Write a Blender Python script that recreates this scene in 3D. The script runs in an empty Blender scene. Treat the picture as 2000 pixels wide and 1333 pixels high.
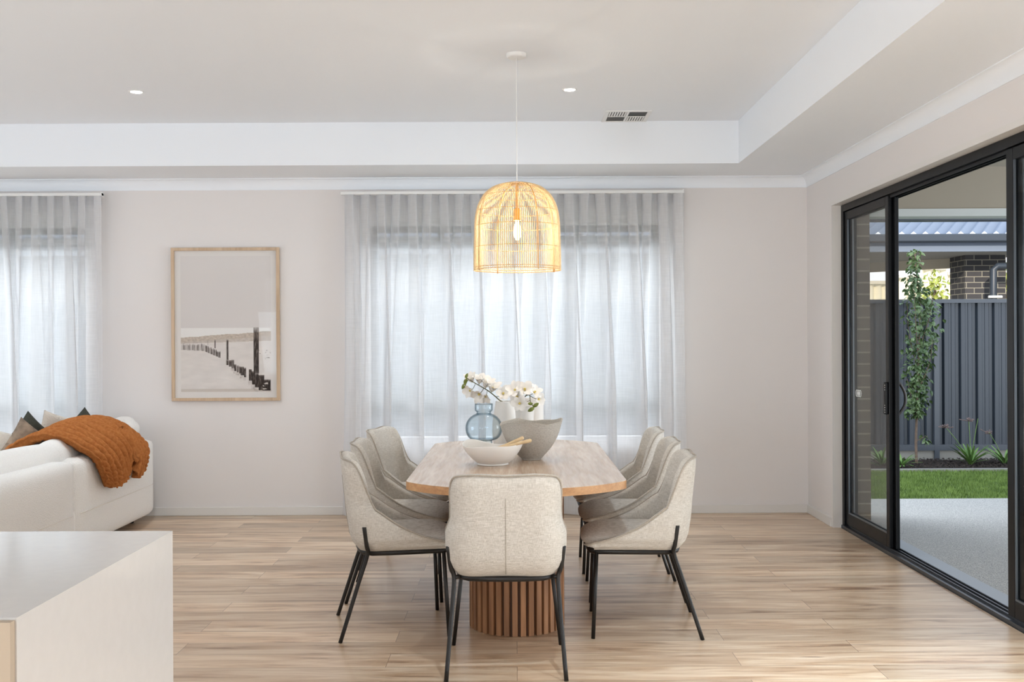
import bpy, bmesh, math, random
from mathutils import Vector, Matrix, noise
PI = math.pi
random.seed(7)
S = bpy.context.scene
C = S.collection

# ---------------------------------------------------------------- camera
cam_d = bpy.data.cameras.new('camera'); cam = bpy.data.objects.new('camera', cam_d); C.objects.link(cam)
FPX = 2030.0
cam_d.sensor_width = 36; cam_d.lens = FPX/2000*36
cam_d.shift_x = -7/2000; cam_d.shift_y = -3.5/2000
cam_d.clip_start = 0.05; cam_d.clip_end = 300
TH = 0.0049
st, ct = math.sin(TH), math.cos(TH)
m = Matrix(((ct, st, 0, 0), (0, 0, -1, 0), (-st, ct, 0, 1.4), (0, 0, 0, 1)))
cam.matrix_world = m
S.camera = cam

# ---------------------------------------------------------------- world, sun, exposure
S.view_settings.view_transform = 'Standard'; S.view_settings.look = 'None'
S.view_settings.gamma = 1; S.view_settings.use_curve_mapping = False
S.view_settings.exposure = 0.1
w = bpy.data.worlds.new('sky'); S.world = w; w.use_nodes = True
nt = w.node_tree; nt.nodes.clear()
wo = nt.nodes.new('ShaderNodeOutputWorld'); bg = nt.nodes.new('ShaderNodeBackground')
tc = nt.nodes.new('ShaderNodeTexCoord'); sp = nt.nodes.new('ShaderNodeSeparateXYZ'); cr = nt.nodes.new('ShaderNodeValToRGB')
nt.links.new(tc.outputs['Generated'], sp.inputs[0]); nt.links.new(sp.outputs['Z'], cr.inputs[0])
cr.color_ramp.elements[0].position = 0.0; cr.color_ramp.elements[0].color = (0.93, 0.96, 1.0, 1)
cr.color_ramp.elements[1].position = 0.8; cr.color_ramp.elements[1].color = (0.66, 0.80, 1.0, 1)
nt.links.new(cr.outputs[0], bg.inputs[0]); bg.inputs[1].default_value = 1.86
nt.links.new(bg.outputs[0], wo.inputs[0])

def light(name, kind, loc, energy, color=(1,1,1), **kw):
    d = bpy.data.lights.new(name, kind); d.energy = energy; d.color = color
    o = bpy.data.objects.new(name, d); C.objects.link(o); o.location = loc
    for k, v in kw.items():
        if k == 'dirv': o.rotation_euler = Vector(v).to_track_quat('-Z', 'Y').to_euler()
        else: setattr(d, k, v)
    return o
light('sun', 'SUN', (0, 0, 20), 3.3, (1.0, 0.9, 0.76), dirv=(0.25, 0.9, -0.33), angle=0.01)
# added area fill lamps in the unseen openings behind and left of the camera
light('added_fill_rear', 'AREA', (-3.0, -3.85, 0.95), 125, (0.78, 0.90, 1.0), dirv=(0.6, 1, 0.4), shape='RECTANGLE', size=4.0, size_y=1.9)
light('added_fill_left', 'AREA', (-6.45, 3.0, 1.1), 8, (0.86, 0.93, 1.0), dirv=(1, 0.15, 0.25), shape='RECTANGLE', size=4.0, size_y=2.2)

# unseen fill lamp added at the open patio end, right of the view
light('added_fill_patio', 'AREA', (8.6, 4.6, 1.4), 430, (0.86, 0.93, 1.0), dirv=(-1, 0, 0.1), shape='RECTANGLE', size=7.0, size_y=2.5)
# unseen fill lamp added above the side yard to brighten the two curtains
light('added_fill_side_yard', 'AREA', (-2.4, 10.3, 3.9), 850, (0.90, 0.95, 1.0), dirv=(0, -1.0, -1.15), shape='RECTANGLE', size=8.5, size_y=2.0)

# ---------------------------------------------------------------- helpers
def lin(c):
    return tuple((x/255/12.92 if x/255 <= 0.04045 else ((x/255+0.055)/1.055)**2.4) for x in c) + (1,)
def mat(name, rgb, rough=0.5, metal=0.0, spec=0.5, bump=0, bscale=50, var=0, vscale=8, stretch=None, coat=0, coord='Object', rgb2=None, detail=3):
    M = bpy.data.materials.new(name); M.use_nodes = True
    t = M.node_tree; b = t.nodes['Principled BSDF']
    col = lin(rgb)
    b.inputs['Base Color'].default_value = col
    b.inputs['Roughness'].default_value = rough; b.inputs['Metallic'].default_value = metal
    b.inputs['Specular IOR Level'].default_value = spec
    b.inputs['Coat Weight'].default_value = coat
    tcn = t.nodes.new('ShaderNodeTexCoord'); mp = t.nodes.new('ShaderNodeMapping')
    t.links.new(tcn.outputs[coord], mp.inputs[0])
    if stretch: mp.inputs['Scale'].default_value = stretch
    if var or rgb2:
        n = t.nodes.new('ShaderNodeTexNoise'); n.inputs['Scale'].default_value = vscale; n.inputs['Detail'].default_value = detail
        t.links.new(mp.outputs[0], n.inputs['Vector'])
        r = t.nodes.new('ShaderNodeValToRGB'); t.links.new(n.outputs['Fac'], r.inputs[0])
        e = r.color_ramp.elements; e[0].position = 0.32; e[1].position = 0.68
        if rgb2: e[0].color = lin(rgb2); e[1].color = col
        else:
            e[0].color = tuple(x*(1-var) for x in col[:3]) + (1,); e[1].color = tuple(min(1, x*(1+var)) for x in col[:3]) + (1,)
        t.links.new(r.outputs[0], b.inputs['Base Color'])
    if bump:
        n2 = t.nodes.new('ShaderNodeTexNoise'); n2.inputs['Scale'].default_value = bscale; n2.inputs['Detail'].default_value = 4
        t.links.new(mp.outputs[0], n2.inputs['Vector'])
        bp = t.nodes.new('ShaderNodeBump'); bp.inputs['Strength'].default_value = bump; bp.inputs['Distance'].default_value = 0.01
        t.links.new(n2.outputs['Fac'], bp.inputs['Height']); t.links.new(bp.outputs[0], b.inputs['Normal'])
    return M

class MB:
    def __init__(s): s.v = []; s.f = []
    def add(s, vs, fs):
        n = len(s.v); s.v += [tuple(v) for v in vs]; s.f += [tuple(i+n for i in f) for f in fs]; return s
    def box(s, x0, x1, y0, y1, z0, z1):
        vs = [(x, y, z) for z in (z0, z1) for y in (y0, y1) for x in (x0, x1)]
        return s.add(vs, [(0,2,3,1), (4,5,7,6), (0,1,5,4), (2,6,7,3), (0,4,6,2), (1,3,7,5)])
    def tube(s, pts, r, n=8, cap=True, closed=False):
        pts = [Vector(p) for p in pts]; N = len(pts); rr = r if isinstance(r, (list, tuple)) else [r]*N
        vs = []; prev = None
        for i, p in enumerate(pts):
            if closed: t = pts[(i+1) % N] - pts[i-1]
            else: t = pts[min(i+1, N-1)] - pts[max(i-1, 0)]
            t.normalize()
            if prev is None:
                a = Vector((0, 0, 1)) if abs(t.z) < 0.9 else Vector((1, 0, 0)); u = t.cross(a).normalized()
            else: u = (prev - t*prev.dot(t)).normalized()
            prev = u; w_ = t.cross(u)
            for k in range(n):
                a = 2*PI*k/n; vs.append(p + (u*math.cos(a) + w_*math.sin(a))*rr[i])
        fs = []
        for i in range(N if closed else N-1):
            j = (i+1) % N
            for k in range(n):
                k2 = (k+1) % n; fs.append((i*n+k, i*n+k2, j*n+k2, j*n+k))
        if cap and not closed: fs.append(tuple(range(n))[::-1]); fs.append(tuple((N-1)*n+k for k in range(n)))
        return s.add(vs, fs)
    def lathe(s, prof, n=48, cx=0, cy=0, warp=None, closed=False):
        vs = []
        for (r, z) in prof:
            for k in range(n):
                a = 2*PI*k/n; v = (cx + r*math.cos(a), cy + r*math.sin(a), z)
                if warp: v = warp(v, a, r, z)
                vs.append(v)
        fs = []; L = len(prof)
        for i in range(L if closed else L-1):
            j = (i+1) % L
            for k in range(n):
                k2 = (k+1) % n; fs.append((i*n+k, i*n+k2, j*n+k2, j*n+k))
        if not closed:
            if prof[0][0] > 1e-6: fs.append(tuple(range(n))[::-1])
            if prof[-1][0] > 1e-6: fs.append(tuple((L-1)*n+k for k in range(n)))
        return s.add(vs, fs)
    def grid(s, nu, nv, fn, wrap_u=False):
        vs = [fn(i/(nu if wrap_u else nu-1), j/(nv-1)) for j in range(nv) for i in range(nu)]
        fs = []
        for j in range(nv-1):
            for i in range(nu if wrap_u else nu-1):
                i2 = (i+1) % nu; fs.append((j*nu+i, j*nu+i2, (j+1)*nu+i2, (j+1)*nu+i))
        return s.add(vs, fs)
    def build(s, name, material, parent=None, smooth=False, bevel=0, bseg=2, auto=None, merge=False):
        me = bpy.data.meshes.new(name); me.from_pydata(s.v, [], s.f); me.update()
        bm = bmesh.new(); bm.from_mesh(me)
        if merge: bmesh.ops.remove_doubles(bm, verts=bm.verts, dist=1e-5)
        bmesh.ops.recalc_face_normals(bm, faces=bm.faces)
        if bevel:
            es = [e for e in bm.edges if len(e.link_faces) == 2 and e.calc_face_angle(0) > 0.6]
            bmesh.ops.bevel(bm, geom=es, offset=bevel, segments=bseg, affect='EDGES', profile=0.5, clamp_overlap=True)
        bm.to_mesh(me); bm.free()
        if smooth:
            for p in me.polygons: p.use_smooth = True
        if auto:
            for p in me.polygons: p.use_smooth = True
            me.set_sharp_from_angle(angle=auto)
        me.materials.append(material)
        o = bpy.data.objects.new(name, me); C.objects.link(o)
        if parent: o.parent = parent
        return o

def tag(o, label=None, cat=None, group=None, kind=None):
    if label: o['label'] = label
    if cat: o['category'] = cat
    if group: o['group'] = group
    if kind: o['kind'] = kind
    return o
def empty(name, loc=(0,0,0), rz=0, label=None, cat=None, group=None, kind=None, sc=None):
    o = bpy.data.objects.new(name, None); C.objects.link(o); o.location = loc; o.rotation_euler = (0, 0, rz)
    o.empty_display_size = 0.1
    return tag(o, label, cat, group, kind)
def dup(root, loc, rz, label):
    r = root.copy(); C.objects.link(r); r.location = loc; r.rotation_euler = (0, 0, rz); r['label'] = label
    for ch in list(root.children):
        c = ch.copy(); C.objects.link(c); c.parent = r
        for g in ch.children:
            d = g.copy(); C.objects.link(d); d.parent = c
    return r
def struct(mb, name, material, parent=None, **kw):
    o = mb.build(name, material, parent, **kw)
    if not parent: o['kind'] = 'structure'
    return o
def interp(x, pts):
    if x <= pts[0][0]: return pts[0][1]
    for (a, b), (c, d) in zip(pts, pts[1:]):
        if x <= c: return b + (d-b)*(x-a)/(c-a)
    return pts[-1][1]
def smooth_interp(x, pts):
    if x <= pts[0][0]: return pts[0][1]
    for (a, b), (c, d) in zip(pts, pts[1:]):
        if x <= c:
            t = (x-a)/(c-a); t = t*t*(3-2*t); return b + (d-b)*t
    return pts[-1][1]
def catmull(pts, n=8):
    P = [Vector(p) for p in pts]; P = [P[0]*2-P[1]] + P + [P[-1]*2-P[-2]]; out = []
    for i in range(1, len(P)-2):
        for k in range(n):
            t = k/n; a, b, c, d = P[i-1], P[i], P[i+1], P[i+2]
            out.append(0.5*((2*b) + (c-a)*t + (2*a-5*b+4*c-d)*t*t + (3*b-a-3*c+d)*t**3))
    out.append(P[-2]); return out

# ---------------------------------------------------------------- materials
M_wall = mat('wall_paint', (236, 232, 230), 0.85, spec=0.2, bump=0.03, bscale=400)
M_ceil = mat('ceiling_paint', (246, 250, 255), 0.9, spec=0.2)
M_trim = mat('trim_gloss_paint', (232, 229, 225), 0.4)
M_black = mat('black_powdercoat', (7, 9, 12), 0.38, spec=0.22)
M_blackleg = mat('matt_black_steel', (20, 17, 15), 0.45)
M_white = mat('white_plastic', (240, 240, 238), 0.4)
M_winframe = mat('charcoal_window_frame', (58, 62, 68), 0.45)

def mat_floor():
    M = bpy.data.materials.new('oak_plank_floor'); M.use_nodes = True; t = M.node_tree; b = t.nodes['Principled BSDF']
    N = t.nodes.new; L = t.links.new
    g = N('ShaderNodeNewGeometry')
    br = N('ShaderNodeTexBrick'); br.offset = 0.37; br.offset_frequency = 2
    L(g.outputs['Position'], br.inputs['Vector'])
    br.inputs['Scale'].default_value = 1; br.inputs['Brick Width'].default_value = 1.52; br.inputs['Row Height'].default_value = 0.185
    br.inputs['Mortar Size'].default_value = 0.0012; br.inputs['Mortar Smooth'].default_value = 0.2; br.inputs['Bias'].default_value = 0
    br.inputs['Color1'].default_value = (0, 0, 0, 1); br.inputs['Color2'].default_value = (1, 1, 1, 1); br.inputs['Mortar'].default_value = (0.5, 0.5, 0.5, 1)
    # offset the grain per plank
    cx = N('ShaderNodeVectorMath'); cx.operation = 'MULTIPLY_ADD'
    L(br.outputs['Color'], cx.inputs[0]); cx.inputs[1].default_value = (7.3, 3.1, 5.7); L(g.outputs['Position'], cx.inputs[2])
    mp = N('ShaderNodeMapping'); mp.inputs['Scale'].default_value = (1.1, 10, 1); L(cx.outputs[0], mp.inputs[0])
    n1 = N('ShaderNodeTexNoise'); n1.inputs['Scale'].default_value = 1.6; n1.inputs['Detail'].default_value = 6; n1.inputs['Roughness'].default_value = 0.6; n1.inputs['Distortion'].default_value = 0.6
    L(mp.outputs[0], n1.inputs['Vector'])
    r = N('ShaderNodeValToRGB'); L(n1.outputs['Fac'], r.inputs[0]); e = r.color_ramp.elements
    e[0].position = 0.31; e[0].color = lin((148, 117, 92)); e[1].position = 0.78; e[1].color = lin((232, 215, 193))
    q = r.color_ramp.elements.new(0.42); q.color = lin((194, 164, 134)); q = r.color_ramp.elements.new(0.56); q.color = lin((214, 190, 163))
    # fine grain
    mp2 = N('ShaderNodeMapping'); mp2.inputs['Scale'].default_value = (3, 110, 1); L(cx.outputs[0], mp2.inputs[0])
    n2 = N('ShaderNodeTexNoise'); n2.inputs['Scale'].default_value = 1.5; n2.inputs['Detail'].default_value = 3; L(mp2.outputs[0], n2.inputs['Vector'])
    mx = N('ShaderNodeMix'); mx.data_type = 'RGBA'; mx.blend_type = 'OVERLAY'; mx.inputs[0].default_value = 0.28
    L(r.outputs[0], mx.inputs[6]); L(n2.outputs['Fac'], mx.inputs[7])
    # knots / dark smudges
    mp3 = N('ShaderNodeMapping'); mp3.inputs['Scale'].default_value = (2.2, 14, 1); L(cx.outputs[0], mp3.inputs[0])
    n3 = N('ShaderNodeTexNoise'); n3.inputs['Scale'].default_value = 1.0; n3.inputs['Detail'].default_value = 4; n3.inputs['Distortion'].default_value = 1.2; L(mp3.outputs[0], n3.inputs['Vector'])
    r3 = N('ShaderNodeValToRGB'); L(n3.outputs['Fac'], r3.inputs[0]); r3.color_ramp.elements[0].position = 0.64; r3.color_ramp.elements[0].color = (0, 0, 0, 1); r3.color_ramp.elements[1].position = 0.76; r3.color_ramp.elements[1].color = (0.55, 0.55, 0.55, 1)
    mk = N('ShaderNodeMix'); mk.data_type = 'RGBA'; mk.blend_type = 'MULTIPLY'; L(r3.outputs[0], mk.inputs[0]); L(mx.outputs[2], mk.inputs[6]); mk.inputs[7].default_value = lin((150, 128, 112))
    # plank tint
    mt = N('ShaderNodeMix'); mt.data_type = 'RGBA'; mt.blend_type = 'MIX'
    r2 = N('ShaderNodeValToRGB'); L(br.outputs['Color'], r2.inputs[0]); r2.color_ramp.elements[0].color = (0.76, 0.745, 0.73, 1); r2.color_ramp.elements[1].color = (1.13, 1.12, 1.11, 1)
    mm = N('ShaderNodeMix'); mm.data_type = 'RGBA'; mm.blend_type = 'MULTIPLY'; mm.inputs[0].default_value = 1; L(mk.outputs[2], mm.inputs[6]); L(r2.outputs[0], mm.inputs[7])
    # joints
    L(br.outputs['Fac'], mt.inputs[0]); L(mm.outputs[2], mt.inputs[6]); mt.inputs[7].default_value = lin((120, 97, 80))
    L(mt.outputs[2], b.inputs['Base Color'])
    b.inputs['Roughness'].default_value = 0.3; b.inputs['Specular IOR Level'].default_value = 0.75
    bp = N('ShaderNodeBump'); bp.inputs['Strength'].default_value = 0.08; bp.inputs['Distance'].default_value = 0.003
    L(n2.outputs['Fac'], bp.inputs['Height']); L(bp.outputs[0], b.inputs['Normal'])
    return M
M_floor = mat_floor()

def mat_wood(name, dark, light_, axis, rough=0.4, scale=1.0):
    M = bpy.data.materials.new(name); M.use_nodes = True; t = M.node_tree; b = t.nodes['Principled BSDF']
    N = t.nodes.new; L = t.links.new
    tcn = N('ShaderNodeTexCoord'); mp = N('ShaderNodeMapping'); L(tcn.outputs['Object'], mp.inputs[0])
    sc = [14*scale]*3; sc[axis] = 1.1*scale; mp.inputs['Scale'].default_value = sc
    n1 = N('ShaderNodeTexNoise'); n1.inputs['Scale'].default_value = 1.3; n1.inputs['Detail'].default_value = 5; n1.inputs['Distortion'].default_value = 0.8; L(mp.outputs[0], n1.inputs['Vector'])
    r = N('ShaderNodeValToRGB'); L(n1.outputs['Fac'], r.inputs[0]); e = r.color_ramp.elements
    e[0].position = 0.3; e[0].color = lin(dark); e[1].position = 0.68; e[1].color = lin(light_)
    mp2 = N('ShaderNodeMapping'); L(tcn.outputs['Object'], mp2.inputs[0]); sc = [150*scale]*3; sc[axis] = 4*scale; mp2.inputs['Scale'].default_value = sc
    n2 = N('ShaderNodeTexNoise'); n2.inputs['Scale'].default_value = 1; L(mp2.outputs[0], n2.inputs['Vector'])
    mx = N('ShaderNodeMix'); mx.data_type = 'RGBA'; mx.blend_type = 'OVERLAY'; mx.inputs[0].default_value = 0.3
    L(r.outputs[0], mx.inputs[6]); L(n2.outputs['Fac'], mx.inputs[7]); L(mx.outputs[2], b.inputs['Base Color'])
    b.inputs['Roughness'].default_value = rough
    return M
M_top = mat_wood('oak_veneer_top', (190, 162, 138), (220, 198, 176), 1, 0.27, 1.7)
M_edge = mat_wood('oak_edge', (176, 128, 84), (203, 158, 112), 0, 0.45)
M_ped = mat_wood('oak_slats', (122, 84, 56), (172, 124, 86), 2, 0.5)
M_framewood = mat_wood('pale_oak_frame', (190, 162, 132), (214, 188, 158), 2, 0.5)
M_handle = mat_wood('pale_beech', (226, 196, 150), (240, 214, 172), 0, 0.45)

def mat_fabric(name, c1, c2, scale=620):
    M = bpy.data.materials.new(name); M.use_nodes = True; t = M.node_tree; b = t.nodes['Principled BSDF']
    N = t.nodes.new; L = t.links.new
    tcn = N('ShaderNodeTexCoord')
    outs = []
    for sc in ((scale, scale, scale*0.07), (scale*0.07, scale*0.07, scale)):
        mp = N('ShaderNodeMapping'); L(tcn.outputs['Object'], mp.inputs[0]); mp.inputs['Scale'].default_value = sc
        n = N('ShaderNodeTexNoise'); n.inputs['Scale'].default_value = 1; n.inputs['Detail'].default_value = 2; L(mp.outputs[0], n.inputs['Vector']); outs.append(n)
    ad = N('ShaderNodeMath'); ad.operation = 'ADD'; L(outs[0].outputs['Fac'], ad.inputs[0]); L(outs[1].outputs['Fac'], ad.inputs[1])
    hf = N('ShaderNodeMath'); hf.operation = 'MULTIPLY'; hf.inputs[1].default_value = 0.5; L(ad.outputs[0], hf.inputs[0])
    r = N('ShaderNodeValToRGB'); L(hf.outputs[0], r.inputs[0]); e = r.color_ramp.elements
    e[0].position = 0.36; e[0].color = lin(c1); e[1].position = 0.62; e[1].color = lin(c2); L(r.outputs[0], b.inputs['Base Color'])
    b.inputs['Roughness'].default_value = 0.95; b.inputs['Specular IOR Level'].default_value = 0.15
    b.inputs['Sheen Weight'].default_value = 0.15
    bp = N('ShaderNodeBump'); bp.inputs['Strength'].default_value = 0.25; bp.inputs['Distance'].default_value = 0.002
    L(hf.outputs[0], bp.inputs['Height']); L(bp.outputs[0], b.inputs['Normal'])
    return M
M_chair = mat_fabric('oatmeal_linen', (184, 177, 166), (224, 219, 211))
M_pipe = mat_fabric('linen_piping', (158, 149, 136), (190, 181, 169))

def mat_sheer(name):
    M = bpy.data.materials.new(name); M.use_nodes = True; t = M.node_tree; t.nodes.clear()
    N = t.nodes.new; L = t.links.new
    out = N('ShaderNodeOutputMaterial'); tr = N('ShaderNodeBsdfTransparent'); tl = N('ShaderNodeBsdfTranslucent'); df = N('ShaderNodeBsdfDiffuse')
    tl.inputs[0].default_value = (0.80, 0.81, 0.83, 1); df.inputs[0].default_value = lin((240, 240, 241))
    tcn = N('ShaderNodeTexCoord'); mp = N('ShaderNodeMapping'); mp.inputs['Scale'].default_value = (160, 160, 6); L(tcn.outputs['Object'], mp.inputs[0])
    n = N('ShaderNodeTexNoise'); n.inputs['Scale'].default_value = 1; L(mp.outputs[0], n.inputs['Vector'])
    mp2 = N('ShaderNodeMapping'); mp2.inputs['Scale'].default_value = (8, 8, 190); L(tcn.outputs['Object'], mp2.inputs[0])
    n2 = N('ShaderNodeTexNoise'); n2.inputs['Scale'].default_value = 1; L(mp2.outputs[0], n2.inputs['Vector'])
    ad = N('ShaderNodeMath'); ad.operation = 'ADD'; L(n.outputs['Fac'], ad.inputs[0]); L(n2.outputs['Fac'], ad.inputs[1])
    mr = N('ShaderNodeMapRange'); mr.inputs['From Min'].default_value = 0.7; mr.inputs['From Max'].default_value = 1.3; mr.inputs['To Min'].default_value = 0.33; mr.inputs['To Max'].default_value = 0.24; L(ad.outputs[0], mr.inputs[0])
    lw = N('ShaderNodeLayerWeight'); lw.inputs[0].default_value = 0.5; fa = N('ShaderNodeMath'); fa.operation = 'MULTIPLY_ADD'; L(lw.outputs['Facing'], fa.inputs[0]); fa.inputs[1].default_value = -0.85; fa.inputs[2].default_value = 1.0
    tf_ = N('ShaderNodeMath'); tf_.operation = 'MULTIPLY'; L(mr.outputs[0], tf_.inputs[0]); L(fa.outputs[0], tf_.inputs[1])
    m1 = N('ShaderNodeMixShader'); m1.inputs[0].default_value = 0.56; L(tl.outputs[0], m1.inputs[1]); L(df.outputs[0], m1.inputs[2])
    m2 = N('ShaderNodeMixShader'); L(tf_.outputs[0], m2.inputs[0]); L(m1.outputs[0], m2.inputs[1]); L(tr.outputs[0], m2.inputs[2]); L(m2.outputs[0], out.inputs[0])
    return M
M_sheer = mat_sheer('sheer_linen_curtain')

def mat_glass(name, tint=(1, 1, 1, 1), rough=0.0, fres=1.45, refl=1.0):
    M = bpy.data.materials.new(name); M.use_nodes = True; t = M.node_tree; t.nodes.clear()
    N = t.nodes.new; L = t.links.new
    out = N('ShaderNodeOutputMaterial'); tr = N('ShaderNodeBsdfTransparent'); tr.inputs[0].default_value = tint
    gl = N('ShaderNodeBsdfGlossy'); gl.inputs['Roughness'].default_value = rough; lw = N('ShaderNodeLayerWeight'); lw.inputs[0].default_value = 0.5; fr = N('ShaderNodeMath'); fr.operation = 'POWER'; L(lw.outputs['Facing'], fr.inputs[0]); fr.inputs[1].default_value = 4.0
    ml = N('ShaderNodeMath'); ml.operation = 'MULTIPLY_ADD'; ml.inputs[1].default_value = 0.75*refl; ml.inputs[2].default_value = 0.025*refl; L(fr.outputs[0], ml.inputs[0])
    mx = N('ShaderNodeMixShader'); L(ml.outputs[0], mx.inputs[0]); L(tr.outputs[0], mx.inputs[1]); L(gl.outputs[0], mx.inputs[2]); L(mx.outputs[0], out.inputs[0])
    return M
M_glass = mat_glass('clear_glass', (0.97, 0.98, 0.98, 1))
M_tint = mat_glass('grey_tinted_glass', (0.90, 0.90, 0.89, 1), refl=0.4)
M_blueglass = mat_glass('blue_glass', (0.905, 0.945, 0.962, 1), 0.02, 1.5, 0.9)
t_ = M_blueglass.node_tree; lw_ = t_.nodes.new('ShaderNodeLayerWeight'); lw_.inputs[0].default_value = 0.5; rp_ = t_.nodes.new('ShaderNodeValToRGB')
t_.links.new(lw_.outputs['Facing'], rp_.inputs[0]); rp_.color_ramp.elements[0].position = 0.45; rp_.color_ramp.elements[0].color = (0.93, 0.96, 0.972, 1)
rp_.color_ramp.elements[1].position = 1.0; rp_.color_ramp.elements[1].color = (0.28, 0.42, 0.50, 1)
t_.links.new(rp_.outputs[0], [n for n in t_.nodes if n.type == 'BSDF_TRANSPARENT'][0].inputs[0])
def emis(name, col, s):
    M = bpy.data.materials.new(name); M.use_nodes = True; b = M.node_tree.nodes['Principled BSDF']
    b.inputs['Base Color'].default_value = (*col, 1); b.inputs['Emission Color'].default_value = (*col, 1); b.inputs['Emission Strength'].default_value = s
    return M

def mat_brick(name, c1, c2, mortar, sw=0.24, sh=0.086, rot=None):
    M = bpy.data.materials.new(name); M.use_nodes = True; t = M.node_tree; b = t.nodes['Principled BSDF']
    N = t.nodes.new; L = t.links.new
    g = N('ShaderNodeNewGeometry'); sx = N('ShaderNodeSeparateXYZ'); L(g.outputs['Position'], sx.inputs[0])
    ad = N('ShaderNodeMath'); ad.operation = 'ADD'; L(sx.outputs[0], ad.inputs[0]); L(sx.outputs[1], ad.inputs[1])
    cb = N('ShaderNodeCombineXYZ'); L(ad.outputs[0], cb.inputs[0]); L(sx.outputs[2], cb.inputs[1])
    br = N('ShaderNodeTexBrick'); L(cb.outputs[0], br.inputs['Vector']); br.inputs['Scale'].default_value = 1
    br.inputs['Brick Width'].default_value = sw; br.inputs['Row Height'].default_value = sh; br.inputs['Mortar Size'].default_value = 0.006
    br.inputs['Color1'].default_value = lin(c1); br.inputs['Color2'].default_value = lin(c2); br.inputs['Mortar'].default_value = lin(mortar)
    L(br.outputs['Color'], b.inputs['Base Color']); b.inputs['Roughness'].default_value = 0.85
    return M
M_brick = mat_brick('grey_brown_brick', (98, 92, 84), (112, 105, 96), (150, 145, 132))
M_brick2 = mat_brick('dark_grey_brick', (62, 62, 66), (84, 82, 84), (165, 160, 145))

# ---------------------------------------------------------------- room shell
XW, YW, ZL, ZC = 2.337, 8.32, 2.69, 3.005
XL, YF = -6.6, -4.0
TX, TY = 1.65, 7.66
DY0, DY1, DZ = 1.2, 7.66, 2.377          # sliding-door opening in the right wall
W1 = (-1.17, 1.16, 0.60, 2.32); W2 = (-6.1, -3.44, 0.60, 2.32)
struct(MB().box(XL-0.2, XW+0.05, YF-0.2, YW+0.02, -0.12, 0), 'floor', M_floor)
b = MB()
xs = [XL-0.2, W2[0], W2[1], W1[0], W1[1], XW+0.28]
for i in (0, 2, 4): b.box(xs[i], xs[i+1], YW, YW+0.16, -0.1, 3.1)
for w_ in (W1, W2): b.box(w_[0], w_[1], YW, YW+0.16, -0.1, w_[2]); b.box(w_[0], w_[1], YW, YW+0.16, w_[3], 3.1)
struct(b, 'wall_back', M_wall)
b = MB().box(XW, XW+0.16, DY1, YW, -0.1, 3.1).box(XW, XW+0.16, DY0, DY1, DZ, 3.1).box(XW, XW+0.16, YF-0.2, DY0, -0.1, 3.1)
struct(b, 'wall_right', M_wall)
b = MB().box(XW+0.161, XW+0.283, DY1+0.02, YW+0.28, -0.15, 3.1).box(XW+0.161, XW+0.283, YF, DY0-0.02, -0.15, 3.1).box(XW+0.161, XW+0.283, DY0-0.02, DY1+0.02, 2.40, 3.1)
b.box(XL-0.3, W2[0], YW+0.17, YW+0.28, -0.15, 3.0).box(W2[1], W1[0], YW+0.17, YW+0.28, -0.15, 3.0).box(W1[1], XW+0.16, YW+0.17, YW+0.28, -0.15, 3.0)
for w_ in (W1, W2): b.box(w_[0], w_[1], YW+0.17, YW+0.28, -0.15, w_[2]-0.03).box(w_[0], w_[1], YW+0.17, YW+0.28, w_[3]+0.02, 3.0)
struct(b, 'exterior_brick_skin', M_brick)
b = MB().box(XL-0.2, XL, YF-0.2, 0.8, -0.1, 3.1).box(XL-0.2, XL, 5.2, YW, -0.1, 3.1).box(XL-0.2, XL, 0.8, 5.2, 2.5, 3.1).box(XL-0.2, XL, 0.8, 5.2, -0.1, 0.1)
struct(b, 'wall_left', M_wall)
b = MB().box(XL, -5.0, YF-0.2, YF, -0.1, 3.1).box(1.2, XW, YF-0.2, YF, -0.1, 3.1).box(-5.0, 1.2, YF-0.2, YF, 2.55, 3.1)
struct(b, 'wall_front', M_wall)
# ceiling: lower band around a raised tray
TX0, TY0 = -5.6, 1.2
b = MB().box(XL-0.2, XW+0.2, TY, YW+0.2, ZL, ZL+0.42).box(XL-0.2, XW+0.2, YF-0.2, TY0, ZL, ZL+0.42)
b.box(TX, XW+0.2, TY0, TY, ZL, ZL+0.42).box(XL-0.2, TX0, TY0, TY, ZL, ZL+0.42).box(TX0, TX, TY0, TY, ZC, ZC+0.1)
struct(b, 'ceiling', M_ceil)
# cornice (cove profile) along back and right walls
def cove(path_fn, name, s=0.068, hgt=0.086):
    prof = [(0, 0), (0.006, 0), (0.006, 0.008)]
    for k in range(9):
        a = PI/2*k/8
        prof.append((0.006 + (s-0.012)*(1-math.cos(a)), 0.008 + (hgt-0.014)*math.sin(a)))
    prof += [(s-0.0, hgt-0.006), (s, hgt), (0, hgt)]
    b = MB(); n = len(prof); vs = []
    for e in (0, 1):
        for (o, h) in prof: vs.append(path_fn(e, o, ZL-hgt+h))
    fs = [(i, (i+1) % n, n+(i+1) % n, n+i) for i in range(n)] + [tuple(range(n))[::-1], tuple(range(n, 2*n))]
    b.add(vs, fs); return struct(b, name, M_ceil, auto=0.5)
cove(lambda e, o, z: ((XW-o) if e else XL+o, YW-o, z), 'trim_1')
cove(lambda e, o, z: (XW-o, (YW-o) if e else YF+o, z), 'trim_2')
# skirting
struct(MB().box(XL, XW, YW-0.014, YW, 0, 0.068), 'baseboard_back', M_trim, bevel=0.003)
struct(MB().box(XW-0.014, XW, DY1+0.035, YW-0.0145, 0, 0.068), 'baseboard_right', M_trim, bevel=0.003)
# architrave of the opening (white reveal bead)
b = MB().box(XW-0.006, XW+0.07, DY1-0.004, DY1+0.03, 0, DZ-0.004).box(XW-0.006, XW+0.07, DY0, DY1+0.03, DZ-0.004, DZ+0.03)
struct(b, 'trim_3', M_trim)

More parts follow.
